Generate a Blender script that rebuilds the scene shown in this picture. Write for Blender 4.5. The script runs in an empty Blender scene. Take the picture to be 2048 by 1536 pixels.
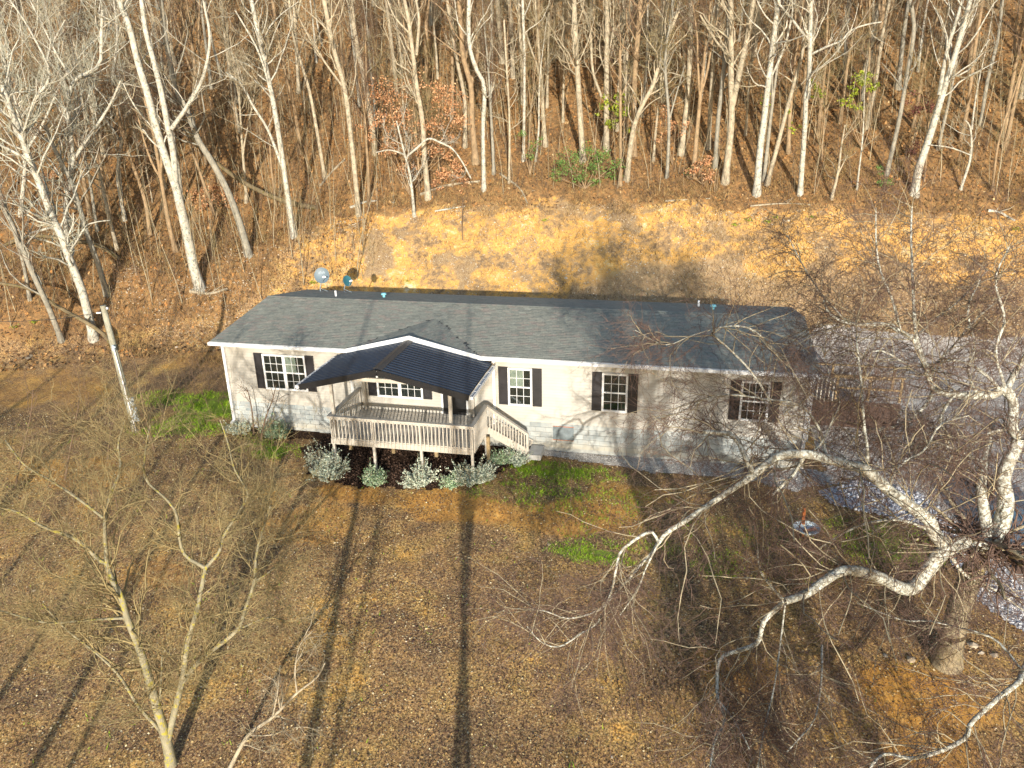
import bpy, math, random
import numpy as np
from mathutils import Vector, Matrix

# ------------------------------------------------------------------ camera, world, sun, exposure
scene = bpy.context.scene
COL = scene.collection
rng = np.random.default_rng(11)
random.seed(11)
CAM = np.array([17.923, -26.253, 12.816])
YAW, PITCH, ROLL, FPX = .2239, .3661, -.0206, 1537.25

def cam_axes():
    cy, sy = math.cos(YAW), math.sin(YAW)
    fwd = np.array([-sy*math.cos(PITCH), cy*math.cos(PITCH), -math.sin(PITCH)])
    right = np.array([cy, sy, 0.]); up = np.cross(right, fwd)
    return (right*math.cos(ROLL)+up*math.sin(ROLL), -right*math.sin(ROLL)+up*math.cos(ROLL), fwd)
AR, AU, AF = cam_axes()
cam_data = bpy.data.cameras.new("camera")
cam = bpy.data.objects.new("camera", cam_data)
COL.objects.link(cam)
m = Matrix(((AR[0], AU[0], -AF[0], CAM[0]), (AR[1], AU[1], -AF[1], CAM[1]), (AR[2], AU[2], -AF[2], CAM[2]), (0, 0, 0, 1)))
cam.matrix_world = m
cam_data.sensor_fit = 'HORIZONTAL'; cam_data.sensor_width = 36
cam_data.lens = FPX/2048*36
cam_data.clip_start = .1; cam_data.clip_end = 1500
scene.camera = cam

SUN_EL, SUN_AZ = math.radians(12.3), math.radians(165)     # azimuth of the sun from +Y towards +X
world = bpy.data.worlds.new("World"); scene.world = world; world.use_nodes = True
wn = world.node_tree
bg = wn.nodes['Background']
sky = wn.nodes.new('ShaderNodeTexSky'); sky.sky_type = 'NISHITA'; sky.sun_disc = False
sky.sun_elevation = SUN_EL; sky.sun_rotation = SUN_AZ
sky.air_density = 1.0; sky.dust_density = 0.6; sky.ozone_density = 1.6
wn.links.new(sky.outputs[0], bg.inputs[0]); bg.inputs[1].default_value = 0.15
sd = bpy.data.lights.new("sun", 'SUN'); sd.energy = 4.3; sd.angle = math.radians(.45); sd.color = (1.0, .935, .83)
sun = bpy.data.objects.new("sun", sd); COL.objects.link(sun)
SUNV = np.array([math.sin(SUN_AZ)*math.cos(SUN_EL), math.cos(SUN_AZ)*math.cos(SUN_EL), math.sin(SUN_EL)])
sun.rotation_euler = Vector(tuple(-SUNV)).to_track_quat('-Z', 'Y').to_euler()
sun.location = (30, -60, 30)
vs = scene.view_settings
vs.view_transform = 'Standard'; vs.look = 'None'; vs.gamma = 1; vs.use_curve_mapping = False; vs.exposure = 0.86
scene.render.engine = 'CYCLES'
scene.cycles.max_bounces = 5; scene.cycles.diffuse_bounces = 3; scene.cycles.transparent_max_bounces = 8
scene.cycles.caustics_reflective = False; scene.cycles.caustics_refractive = False

# ------------------------------------------------------------------ helpers: rays, terrain
def vnoise(x, y, seed=0):
    x = np.asarray(x, float); y = np.asarray(y, float)
    xi = np.floor(x).astype(np.int64); yi = np.floor(y).astype(np.int64)
    fx = x-xi; fy = y-yi; fx = fx*fx*(3-2*fx); fy = fy*fy*(3-2*fy)
    def h(a, b):
        n = (a*374761393 + b*668265263 + seed*974711) & 0x7fffffff
        n = ((n ^ (n >> 13))*1274126177) & 0x7fffffff
        return ((n ^ (n >> 16)) & 0xffff)/65535.
    return (h(xi, yi)*(1-fx)+h(xi+1, yi)*fx)*(1-fy)+(h(xi, yi+1)*(1-fx)+h(xi+1, yi+1)*fx)*fy
def fbm(x, y, seed=0, o=4):
    s = 0.; a = .5
    for i in range(o):
        s = s+a*vnoise(np.asarray(x)*2**i, np.asarray(y)*2**i, seed+i*7); a *= .5
    return s/(1-.5**o)
def sstep(a, b, x):
    t = np.clip((np.asarray(x, float)-a)/(b-a), 0, 1); return t*t*(3-2*t)
def ramp(x, w):                       # smooth max(0, x)
    return .5*(x+np.sqrt(x*x+w*w))-.5*w
def bank_line(x):
    x = np.asarray(x, float)
    return 13.6-.52*ramp(1.0-x, 3.0)-.10*ramp(x-20, 3)+1.6*(fbm(x*.25, x*0+3.3, 5, 4)-.5)
def H(x, y):
    x = np.asarray(x, float); y = np.asarray(y, float)
    z = -.15*ramp(-y-3.2, 1.5)+.03
    z = z+.10*ramp(y-7.5, 2.0)*sstep(8, 14, y)*.8
    d = y-bank_line(x)
    steep = 1-.45*sstep(1, -12, x)
    z = z+steep*.72*(ramp(d, 1.2)-ramp(d-7.2, 1.6))+.45*ramp(d-7.2, 2.0)+(1-steep)*.25*ramp(d+3, 2)*(1-sstep(2, 9, d))
    far = sstep(0, 6, d)
    z = z+far*2.2*(fbm(x*.045, y*.045, 3, 3)-.5)+far*.5*(fbm(x*.4, y*.4, 9, 3)-.5)
    z = z+.16*(fbm(x*.5, y*.5, 21, 3)-.5)*sstep(.2, 4, np.abs(y-4)-4.6)
    z = z+(.42*(fbm(x*.8, y*.6, 31, 4)-.5)+.30*np.abs(fbm(x*1.3+y*.3, y*.35, 37, 3)-.5))*sstep(-.5, 1.5, d)*(1-sstep(7, 9, d))
    return z
def Hs(x, y): return float(H(np.array([x]), np.array([y]))[0])
def ray(px, py):
    return (AF*FPX+AR*(px-1024)+AU*(768-py))/FPX
def hit(px, py, lo=6., hi=200.):
    d = ray(px, py); t = np.arange(lo, hi, .1)
    P = CAM[None]+d[None]*t[:, None]
    k = np.nonzero(P[:, 2] < H(P[:, 0], P[:, 1]))[0]
    return P[k[0]] if len(k) else P[-1]
FH = np.array([AF[0], AF[1], 0.]); FH /= np.linalg.norm(FH)
def on_plane(px, py, base, off=0.):
    d = ray(px, py); t = ((base-CAM)@FH+off)/(d@FH); return CAM+d*t

# ------------------------------------------------------------------ helpers: meshes
def mesh_np(name, V, F, smooth=False):
    """V (n,3), F (m,k) one polygon size"""
    me = bpy.data.meshes.new(name)
    V = np.asarray(V, np.float32); F = np.asarray(F, np.int32)
    me.vertices.add(len(V)); me.vertices.foreach_set('co', V.ravel())
    k = F.shape[1]
    me.loops.add(F.size); me.loops.foreach_set('vertex_index', F.ravel())
    me.polygons.add(len(F)); me.polygons.foreach_set('loop_start', np.arange(0, F.size, k, dtype=np.int32))
    me.polygons.foreach_set('loop_total', np.full(len(F), k, np.int32))
    if smooth: me.polygons.foreach_set('use_smooth', np.ones(len(F), bool))
    me.update(calc_edges=True)
    return me
def link(name, me, mat=None, parent=None, loc=None):
    o = bpy.data.objects.new(name, me)
    COL.objects.link(o)
    if mat is not None and not me.materials: me.materials.append(mat)
    if parent is not None: o.parent = parent
    if loc is not None: o.location = loc
    return o
def tag(o, label=None, cat=None, group=None, kind=None):
    if label: o['label'] = label
    if cat: o['category'] = cat
    if group: o['group'] = group
    if kind: o['kind'] = kind
    return o
def empty(name, loc=(0, 0, 0), label=None, cat=None, group=None):
    o = bpy.data.objects.new(name, None); COL.objects.link(o); o.location = loc; o.empty_display_size = .3
    return tag(o, label, cat, group)
def local(o, me):          # shift a mesh given in world coordinates into its parent's frame
    if o is not None:
        l = o.location
        me.transform(Matrix.Translation((-l[0], -l[1], -l[2])))
    return me
class MB:
    def __init__(s): s.v = []; s.f = []
    def quad(s, a, b, c, d):
        n = len(s.v); s.v += [tuple(a), tuple(b), tuple(c), tuple(d)]; s.f.append((n, n+1, n+2, n+3))
    def poly(s, pts):
        n = len(s.v); s.v += [tuple(p) for p in pts]; s.f.append(tuple(range(n, n+len(pts))))
    def box(s, x0, x1, y0, y1, z0, z1):
        n = len(s.v)
        s.v += [(x0, y0, z0), (x1, y0, z0), (x1, y1, z0), (x0, y1, z0), (x0, y0, z1), (x1, y0, z1), (x1, y1, z1), (x0, y1, z1)]
        s.f += [(n+a, n+b, n+c, n+d) for a, b, c, d in ((0, 3, 2, 1), (4, 5, 6, 7), (0, 1, 5, 4), (1, 2, 6, 5), (2, 3, 7, 6), (3, 0, 4, 7))]
    def beam(s, a, b, w, h, up=(0, 0, 1)):
        a = np.array(a, float); b = np.array(b, float); t = b-a; t /= np.linalg.norm(t)
        sd_ = np.cross(t, up); sd_ /= np.linalg.norm(sd_); u = np.cross(sd_, t)
        n = len(s.v)
        for p in (a, b):
            for i, j in ((-1, -1), (1, -1), (1, 1), (-1, 1)): s.v.append(tuple(p+sd_*w/2*i+u*h/2*j))
        s.f += [(n+a_, n+b_, n+c_, n+d_) for a_, b_, c_, d_ in ((0, 1, 2, 3), (7, 6, 5, 4), (0, 4, 5, 1), (1, 5, 6, 2), (2, 6, 7, 3), (3, 7, 4, 0))]
    def cyl(s, a, b, r0, r1=None, n=12, cap=True):
        r1 = r0 if r1 is None else r1
        a = np.array(a, float); b = np.array(b, float); t = b-a; t /= np.linalg.norm(t)
        ref = np.array([0, 0, 1.]) if abs(t[2]) < .9 else np.array([1., 0, 0])
        u = np.cross(t, ref); u /= np.linalg.norm(u); w = np.cross(t, u); k = len(s.v)
        for p, r in ((a, r0), (b, r1)):
            for i in range(n):
                q = 2*math.pi*i/n; s.v.append(tuple(p+(u*math.cos(q)+w*math.sin(q))*r))
        for i in range(n): s.f.append((k+i, k+(i+1) % n, k+n+(i+1) % n, k+n+i))
        if cap: s.f.append(tuple(k+n-1-i for i in range(n))); s.f.append(tuple(k+n+i for i in range(n)))
    def mesh(s, name, fix=True):
        me = bpy.data.meshes.new(name); me.from_pydata(s.v, [], s.f); me.update()
        return me
    def build(s, name, mat, parent=None):
        return link(name, local(parent, s.mesh(name)), mat, parent)

def tubes_mesh(name, groups, smooth=True):
    """groups: list of (P (N,n,3), R (N,n), sides)"""
    VV = []; FF = []; off = 0
    for P, R, k in groups:
        if len(P) == 0: continue
        N, n, _ = P.shape
        T = np.gradient(P, axis=1); T /= np.linalg.norm(T, axis=2, keepdims=True)+1e-9
        md = P[:, -1]-P[:, 0]; md /= np.linalg.norm(md, axis=1, keepdims=True)+1e-9
        ref = np.where(np.abs(md[:, 2:3]) < .75, np.array([[0, 0, 1.]]), np.array([[.8, .6, 0]]))[:, None, :]
        U = np.cross(T, ref); U /= np.linalg.norm(U, axis=2, keepdims=True)+1e-9
        W = np.cross(T, U)
        q = np.arange(k)*2*np.pi/k
        V = P[:, :, None, :]+R[:, :, None, None]*(U[:, :, None, :]*np.cos(q)[None, None, :, None]+W[:, :, None, :]*np.sin(q)[None, None, :, None])
        idx = np.arange(N*n*k).reshape(N, n, k)+off
        a = idx[:, :-1]; b = idx[:, 1:]
        F = np.stack([a, np.roll(a, -1, 2), np.roll(b, -1, 2), b], -1).reshape(-1, 4)
        VV.append(V.reshape(-1, 3)); FF.append(F); off += N*n*k
    return mesh_np(name, np.concatenate(VV), np.concatenate(FF), smooth)
def resample(P, n, smooth=True):
    P = np.asarray(P, float)
    if smooth and len(P) > 2:      # Catmull-Rom
        Q = np.vstack([2*P[0]-P[1], P, 2*P[-1]-P[-2]]); out = []
        for i in range(1, len(Q)-2):
            for t in np.linspace(0, 1, 5)[:-1]:
                out.append(.5*((2*Q[i])+(-Q[i-1]+Q[i+1])*t+(2*Q[i-1]-5*Q[i]+4*Q[i+1]-Q[i+2])*t*t+(-Q[i-1]+3*Q[i]-3*Q[i+1]+Q[i+2])*t**3))
        out.append(Q[-2]); P = np.array(out)
    s = np.r_[0, np.cumsum(np.linalg.norm(np.diff(P, axis=0), axis=1))]
    u = np.linspace(0, s[-1], n)
    return np.stack([np.interp(u, s, P[:, i]) for i in range(P.shape[1])], 1)
def spawn(P, R, k, L, n=5, ang=.8, t0=.15, t1=.98, rr=.55, noise=.25, trop=(0, 0, .1), tip=.35, Lvar=.4, grow=0., rmin=0.):
    """children of polylines: P (N,m,3) R (N,m) -> (N*k, n, 3), (N*k, n)"""
    N, m_, _ = P.shape
    if N == 0: return np.zeros((0, n, 3)), np.zeros((0, n))
    t = (t0+(t1-t0)*rng.random((N, k)))*(m_-1); i = np.minimum(t.astype(int), m_-2); f = (t-i)[..., None]
    r_ = np.arange(N)[:, None]
    S = P[r_, i]*(1-f)+P[r_, i+1]*f
    D = P[r_, i+1]-P[r_, i]; D /= np.linalg.norm(D, axis=2, keepdims=True)+1e-9
    rad = R[r_, i]*(1-f[..., 0])+R[r_, i+1]*f[..., 0]
    X = rng.normal(size=(N, k, 3)); X -= (X*D).sum(2, keepdims=True)*D; X /= np.linalg.norm(X, axis=2, keepdims=True)+1e-9
    a = ang*(.6+.8*rng.random((N, k, 1)))
    D = D*np.cos(a)+X*np.sin(a)
    S = S.reshape(-1, 3); D = D.reshape(-1, 3); rad = rad.reshape(-1)
    tt = (t/(m_-1)).reshape(-1)
    Ln = (L if np.ndim(L) == 0 else np.repeat(L, k))*(1-Lvar+2*Lvar*rng.random(len(S)))*(1-grow*tt)
    Q = np.zeros((len(S), n, 3)); Q[:, 0] = S
    tr = np.array(trop)
    for j in range(1, n):
        D = D+rng.normal(size=D.shape)*noise+tr/n*3; D /= np.linalg.norm(D, axis=1, keepdims=True)
        Q[:, j] = Q[:, j-1]+D*(Ln/(n-1))[:, None]
    r0 = np.maximum(rad*rr, rmin)
    RR = r0[:, None]*np.linspace(1, tip, n)[None]
    return Q, RR

# ------------------------------------------------------------------ helpers: materials
def mat_new(name):
    m_ = bpy.data.materials.new(name); m_.use_nodes = True
    nt = m_.node_tree; return m_, nt, nt.nodes['Principled BSDF']
def node(nt, t, **kw):
    n = nt.nodes.new(t)
    for k, v in kw.items():
        if k in n.inputs: n.inputs[k].default_value = v
        else: setattr(n, k, v)
    return n
def rampn(nt, fac, stops, interp='LINEAR'):
    n = nt.nodes.new('ShaderNodeValToRGB'); cr = n.color_ramp; cr.interpolation = interp
    while len(cr.elements) < len(stops): cr.elements.new(.5)
    for e, (p, c) in zip(cr.elements, stops):
        e.position = p; e.color = (*c, 1) if len(c) == 3 else c
    nt.links.new(fac, n.inputs[0]); return n.outputs[0]
def mix(nt, fac, a, b, mode='MIX'):
    n = nt.nodes.new('ShaderNodeMix'); n.data_type = 'RGBA'; n.blend_type = mode
    for s, v in ((0, fac), (6, a), (7, b)):
        if isinstance(v, (int, float)): n.inputs[s].default_value = v
        elif isinstance(v, tuple): n.inputs[s].default_value = (*v, 1)
        else: nt.links.new(v, n.inputs[s])
    return n.outputs[2]
def mathn(nt, op, a, b=None, c=None):
    n = nt.nodes.new('ShaderNodeMath'); n.operation = op
    for i, v in enumerate((a, b, c)):
        if v is None: continue
        if isinstance(v, (int, float)): n.inputs[i].default_value = v
        else: nt.links.new(v, n.inputs[i])
    return n.outputs[0]
def pos(nt, scale=None, obj=False):
    g = nt.nodes.new('ShaderNodeTexCoord') if obj else nt.nodes.new('ShaderNodeNewGeometry')
    o = g.outputs['Object'] if obj else g.outputs['Position']
    if scale is None: return o
    mp = nt.nodes.new('ShaderNodeMapping'); mp.inputs['Scale'].default_value = scale
    nt.links.new(o, mp.inputs[0]); return mp.outputs[0]
def noise(nt, vec, scale, detail=4, rough=.6, out=0):
    n = node(nt, 'ShaderNodeTexNoise', Scale=scale, Detail=detail, Roughness=rough); nt.links.new(vec, n.inputs['Vector']); return n.outputs[out]
def bump(nt, bs, h, strength=.4, dist=.02):
    b = node(nt, 'ShaderNodeBump', Strength=strength, Distance=dist); nt.links.new(h, b.inputs['Height']); nt.links.new(b.outputs[0], bs.inputs['Normal'])
def attr(nt, name):
    n = nt.nodes.new('ShaderNodeAttribute'); n.attribute_name = name; return n.outputs['Fac']
def plain(name, col, rough=.6, metal=0., var=.12, scale=3., spec=.4, bmp=0.):
    m_, nt, bs = mat_new(name)
    n = noise(nt, pos(nt), scale, 5)
    dk = tuple(c*(1-var*1.6) for c in col); lt = tuple(min(1, c*(1+var)) for c in col)
    nt.links.new(rampn(nt, n, [(.3, dk), (.7, lt)]), bs.inputs['Base Color'])
    bs.inputs['Roughness'].default_value = rough; bs.inputs['Metallic'].default_value = metal
    bs.inputs['Specular IOR Level'].default_value = spec
    if bmp: bump(nt, bs, noise(nt, pos(nt), scale*12, 4), bmp, .01)
    return m_
def varied(name, stops, rough=.8, source='island', extra=.15, scale=20, translucent=0.):
    m_, nt, bs = mat_new(name)
    if source == 'island': r = nt.nodes.new('ShaderNodeNewGeometry').outputs['Random Per Island']
    else: r = nt.nodes.new('ShaderNodeObjectInfo').outputs['Random']
    c = rampn(nt, r, stops)
    n = noise(nt, pos(nt), scale, 3)
    c = mix(nt, extra*2, c, rampn(nt, n, [(.3, (.45, .45, .45)), (.7, (1.25, 1.2, 1.15))]), 'MULTIPLY')
    nt.links.new(c, bs.inputs['Base Color']); bs.inputs['Roughness'].default_value = rough
    bs.inputs['Specular IOR Level'].default_value = .2
    return m_
def bark(name, dark, light, lichen=None, lich=.5, scale=6.):
    m_, nt, bs = mat_new(name)
    p = pos(nt); ps = pos(nt, (1, 1, .22))
    n1 = noise(nt, ps, scale*2.2, 6, .7)
    c = rampn(nt, n1, [(.3, dark), (.62, light)])
    n2 = noise(nt, p, scale*.55, 4, .6)
    c = mix(nt, rampn(nt, n2, [(.35, (0, 0, 0)), (.75, (1, 1, 1))]), c, tuple(min(1, x*1.35) for x in light))
    if lichen:
        n3 = noise(nt, p, scale*1.3, 5, .7)
        c = mix(nt, rampn(nt, n3, [(lich, (0, 0, 0)), (lich+.06, (1, 1, 1))]), c, lichen)
    nt.links.new(c, bs.inputs['Base Color']); bs.inputs['Roughness'].default_value = .9; bs.inputs['Specular IOR Level'].default_value = .2
    bump(nt, bs, noise(nt, pos(nt, (1, 1, .3)), scale*7, 4, .7), .6, .03)
    return m_

M = {}
M['white'] = plain('white_trim', (.66, .66, .65), .45, var=.04)
M['post'] = plain('tan_painted_wood', (.42, .385, .325), .6, var=.07, scale=5, bmp=.1)
M['deck'] = plain('deck_board_paint', (.56, .51, .43), .7, var=.12, scale=7, bmp=.15)
M['shutter'] = plain('black_shutter', (.022, .020, .022), .5, var=.2)
M['rawwood'] = plain('treated_lumber', (.30, .215, .11), .8, var=.25, scale=8)
M['navy'] = plain('dark_blue_metal', (.011, .020, .036), .32, metal=.0, var=.15, spec=.55)
M['blackfascia'] = plain('black_fascia', (.012, .012, .013), .4)
M['panel'] = plain('grey_painted_metal', (.15, .18, .19), .6, var=.25)
M['galv'] = plain('galvanised_steel', (.36, .42, .45), .5, metal=.4, var=.2)
M['door'] = plain('black_door', (.018, .018, .019), .35)
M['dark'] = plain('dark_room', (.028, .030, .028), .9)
M['blind'] = plain('window_blind', (.55, .56, .50), .8)
M['dishface'] = plain('dish_grey', (.10, .14, .165), .5, var=.08)
M['teal'] = plain('dish_teal', (.03, .13, .16), .5, var=.1)
M['dishletter'] = plain('dish_letter', (.32, .38, .42), .5)
M['vent'] = plain('vent_teal', (.18, .45, .50), .5)
M['rust'] = plain('rust', (.60, .17, .04), .8, var=.4, scale=12)
M['pole'] = bark('pole_wood', (.13, .12, .09), (.30, .29, .22), None, scale=5)
M['wire'] = plain('cable', (.03, .03, .03), .6)
M['redwood'] = plain('redwood_boards', (.05, .028, .02), .8, var=.4, scale=5)
M['greyroof'] = plain('grey_shed_roof', (.07, .072, .075), .8, var=.2)
M['shedroof'] = plain('blue_grey_metal', (.13, .20, .25), .45, metal=.2, var=.2)
M['concrete'] = plain('concrete', (.42, .41, .38), .9, var=.15, scale=4, bmp=.3)

# vinyl siding, with a slight weathering and painted lap shadows
m_, nt, bs = mat_new('beige_vinyl_siding'); M['siding'] = m_
n = noise(nt, pos(nt, (.6, .6, 5)), 1.2, 4)
n = mathn(nt, 'ADD', mathn(nt, 'MULTIPLY', n, .7), mathn(nt, 'MULTIPLY', noise(nt, pos(nt, (.3, .3, 8.75)), 1.0, 1), .3))
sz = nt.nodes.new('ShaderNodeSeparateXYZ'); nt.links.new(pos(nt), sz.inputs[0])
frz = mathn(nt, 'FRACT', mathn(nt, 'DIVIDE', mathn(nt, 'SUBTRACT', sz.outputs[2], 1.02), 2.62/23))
lap_shade = rampn(nt, frz, [(.0, (.78, .78, .79)), (.14, (1, 1, 1)), (.80, (1, 1, 1)), (1, (.74, .74, .76))])  # shadow line of each lap, painted into the colour at the course joints
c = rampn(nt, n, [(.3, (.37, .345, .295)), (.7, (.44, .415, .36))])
c = mix(nt, .9, c, lap_shade, 'MULTIPLY'); c = mix(nt, .5, c, rampn(nt, noise(nt, pos(nt, (1, 1, .35)), 1.6, 6, .7), [(.3, (.80, .79, .77)), (.6, (1, 1, 1))]), 'MULTIPLY')
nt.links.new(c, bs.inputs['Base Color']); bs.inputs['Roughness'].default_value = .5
# concrete block skirting
def block_mat(name, src):
    m_, nt, bs = mat_new(name)
    r = nt.nodes.new('ShaderNodeObjectInfo').outputs['Random'] if src == 'obj' else nt.nodes.new('ShaderNodeNewGeometry').outputs['Random Per Island']
    c = rampn(nt, r, [(0, (.30, .315, .315)), (1, (.42, .43, .415))])
    n1 = noise(nt, pos(nt), 2.2, 5, .7)
    c = mix(nt, .75, c, rampn(nt, n1, [(.3, (.62, .72, .76)), (.7, (1.08, 1.04, .97))]), 'MULTIPLY')
    # warm splash stain near the ground
    sx = nt.nodes.new('ShaderNodeSeparateXYZ'); nt.links.new(pos(nt), sx.inputs[0])
    z = mathn(nt, 'ADD', sx.outputs[2], mathn(nt, 'MULTIPLY', noise(nt, pos(nt), 3., 4), .5))
    c = mix(nt, rampn(nt, z, [(.30, (.6, .6, .6)), (.62, (0, 0, 0))]), c, (.38, .33, .24))
    nt.links.new(c, bs.inputs['Base Color']); bs.inputs['Roughness'].default_value = .9
    bump(nt, bs, noise(nt, pos(nt), 60, 3), .4, .006)
    return m_
M['block'] = block_mat('concrete_block', 'obj'); M['mortar'] = plain('mortar', (.33, .33, .30), .9, bmp=.2, scale=6)
SH = [(0, (.215, .22, .185)), (.3, (.25, .255, .215)), (.6, (.28, .285, .235)), (.8, (.265, .25, .21)), (.92, (.29, .25, .21)), (1, (.32, .325, .27))]
M['shingle'] = varied('asphalt_shingle', SH, .9, 'obj', .22, 9)
M['shingles'] = varied('asphalt_shingle_field', SH, .9, 'island', .22, 9)
M['underlay'] = plain('shingle_underlay', (.06, .062, .058), .9)
# window glass: dark with a clear reflection, lets the blind behind show
m_, nt, bs = mat_new('window_glass'); M['glass'] = m_
gl = node(nt, 'ShaderNodeBsdfGlossy', Roughness=.03); gl.inputs['Color'].default_value = (.9, .95, 1, 1)
tr_ = node(nt, 'ShaderNodeBsdfTransparent'); tr_.inputs['Color'].default_value = (.8, .84, .82, 1)
fr = node(nt, 'ShaderNodeFresnel', IOR=1.5)
mx = nt.nodes.new('ShaderNodeMixShader')
mx.inputs[0].default_value = .07; nt.links.new(tr_.outputs[0], mx.inputs[1]); nt.links.new(gl.outputs[0], mx.inputs[2])
nt.links.new(mx.outputs[0], nt.nodes['Material Output'].inputs[0])

M['bark_white'] = bark('bark_white', (.13, .12, .095), (.43, .40, .325), (.17, .18, .15), .54)
M['bark_pale'] = bark('bark_pale', (.10, .08, .055), (.36, .305, .215), (.15, .15, .10), .57)
M['bark_tan'] = bark('bark_tan', (.11, .078, .045), (.27, .19, .11), (.14, .14, .07), .62)
M['bark_grey'] = bark('bark_grey', (.10, .095, .08), (.25, .23, .18), (.28, .29, .24), .64)
M['bark_lichen'] = bark('bark_lichen', (.085, .078, .05), (.25, .225, .15), (.34, .29, .05), .54, 6)
M['bark_mottled'] = bark('bark_mottled', (.09, .08, .06), (.26, .235, .18), (.56, .56, .48), .47, 9)
M['bark_moss'] = bark('bark_moss', (.05, .042, .025), (.15, .115, .065), (.10, .085, .02), .56, 4)
M['old_bark'] = bark('old_bark', (.07, .06, .04), (.27, .22, .14), (.20, .17, .05), .60, 5)
M['twig'] = bark('twig_brown', (.055, .036, .026), (.15, .10, .065))
M['twig_pale'] = bark('twig_pale', (.14, .115, .07), (.33, .28, .185))
M['twig_white'] = bark('twig_white', (.16, .155, .115), (.36, .35, .27))
M['twig_purple'] = bark('twig_purple', (.055, .036, .030), (.15, .098, .075))
M['twig_olive'] = bark('twig_olive', (.10, .08, .035), (.26, .205, .10))
M['litter'] = varied('fallen_leaves', [(0, (.06, .036, .035)), (.35, (.17, .098, .062)), (.6, (.31, .18, .082)), (.78, (.45, .28, .10)), (.9, (.68, .50, .22)), (1, (.88, .76, .5))], .85)
M['litter_wood'] = varied('woodland_leaves', [(0, (.07, .042, .025)), (.4, (.22, .13, .06)), (.75, (.36, .21, .085)), (.92, (.52, .24, .075)), (1, (.60, .43, .22))], .85)
M['straw'] = varied('dry_grass', [(0, (.10, .06, .03)), (.5, (.25, .155, .065)), (1, (.42, .30, .13))], .9)
M['green'] = varied('fresh_grass', [(0, (.10, .19, .012)), (.5, (.20, .35, .015)), (1, (.38, .52, .04))], .8)
M['stone'] = varied('pale_stone', [(0, (.22, .17, .11)), (.5, (.42, .36, .26)), (1, (.62, .55, .44))], .9)
M['stone_obj'] = varied('pale_fieldstone', [(0, (.30, .24, .16)), (.5, (.42, .35, .26)), (1, (.55, .48, .38))], .9, 'obj', .25, 14)
M['gravelstone'] = varied('grey_gravel', [(0, (.20, .185, .17)), (.5, (.42, .39, .35)), (1, (.70, .66, .60))], .9)
M['whitestone'] = varied('white_rock', [(0, (.20, .21, .24)), (.5, (.48, .49, .52)), (1, (.80, .80, .80))], .8)
M['russet'] = varied('russet_leaves', [(0, (.20, .09, .045)), (.5, (.46, .22, .10)), (1, (.66, .40, .22))], .7)
M['ivy'] = varied('green_vine_leaves', [(0, (.09, .12, .015)), (.5, (.24, .30, .03)), (1, (.42, .46, .05))], .7)
M['evergreen'] = varied('evergreen_leaves', [(0, (.04, .09, .02)), (.5, (.10, .19, .04)), (1, (.20, .30, .08))], .7)
M['silver'] = varied('silvery_leaves', [(0, (.12, .17, .12)), (.3, (.30, .38, .29)), (.65, (.50, .56, .44)), (1, (.75, .78, .64))], .7)
M['sage'] = varied('sage_green_leaves', [(0, (.08, .15, .06)), (.4, (.20, .33, .17)), (.75, (.38, .50, .32)), (1, (.65, .70, .52))], .7)

# ------------------------------------------------------------------ ground
def axis(lo, hi, a, b, fine, coarse):
    return np.unique(np.round(np.r_[np.arange(lo, a, coarse), np.arange(a, b, fine), np.arange(b, hi+coarse, coarse)], 4))
gx = axis(-130, 150, -26, 46, .22, 2.0); gy = axis(-95, 190, -18, 24, .22, 1.6)
GX, GY = np.meshgrid(gx, gy); GZ = H(GX, GY)
far_ = sstep(24, 26, GY)+sstep(-18, -20, GY)
inner = (GX > -26) & (GX < 46) & (GY > -18) & (GY < 24)
GZ = GZ+np.where(inner, .05*(fbm(GX*2.2, GY*2.2, 41, 3)-.5), 0)
V = np.stack([GX, GY, GZ], -1).reshape(-1, 3)
ny, nx = GX.shape; I = np.arange(ny*nx).reshape(ny, nx)
F = np.stack([I[:-1, :-1], I[:-1, 1:], I[1:, 1:], I[1:, :-1]], -1).reshape(-1, 4)
me = mesh_np('ground', V, F, True)
# zone masks: where bare clay, grass and woodland litter lie
x, y = V[:, 0], V[:, 1]
d = y-bank_line(x)
edge = 2.6*(fbm(x*.5, y*.5, 77, 4)-.5)
clay = sstep(-2.6, .2, d+edge)*(1-sstep(6.4, 7.4, d+edge*.8+.3*np.sin(x*.5)))*sstep(-7.5, -1.5, x+edge*2)
wood = sstep(6.4, 7.8, d+edge*.8); wood = np.maximum(wood, sstep(-4.0, -9.0, x+edge*2)*sstep(-.5, 3, d))
def blob(cx, cy, rx, ry, s):
    q = np.sqrt(((x-cx)/rx)**2+((y-cy)/ry)**2)+.9*(fbm(x*.8, y*.8, s)-.5); return 1-sstep(.55, 1.05, q)
gr = np.zeros(len(x))
GRASS_SPOTS = []
for (px, py, rx, ry, w) in ((420, 820, 1.5, 1.6, 1.), (350, 860, 1.6, .7, .9), (380, 800, 2.0, .8, .7), (545, 905, 1.0, .5, .9), (520, 880, .8, .4, .6), (1110, 945, 1.8, .55, .9), (1010, 985, 1.2, .5, .5),
        (1060, 935, 1.2, .4, .9), (1150, 1000, 2.4, .7, .45), (1300, 1080, 2.0, .6, .4), (1560, 1100, 2.5, 1.0, .35), (1190, 1110, 1.1, .35, 1.2), (1430, 1140, .5, .35, .7), (1780, 1090, 1.3, .8, .8), (1720, 1060, .8, .5, .6), (650, 905, .5, .25, .7), (990, 935, .4, .2, .7)):
    P = hit(px, py); GRASS_SPOTS.append((P, rx, ry, w)); gr = np.maximum(gr, w*.8*blob(P[0], P[1], rx*1.25, ry*1.25, 3))
dirt = np.zeros(len(x))
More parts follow.
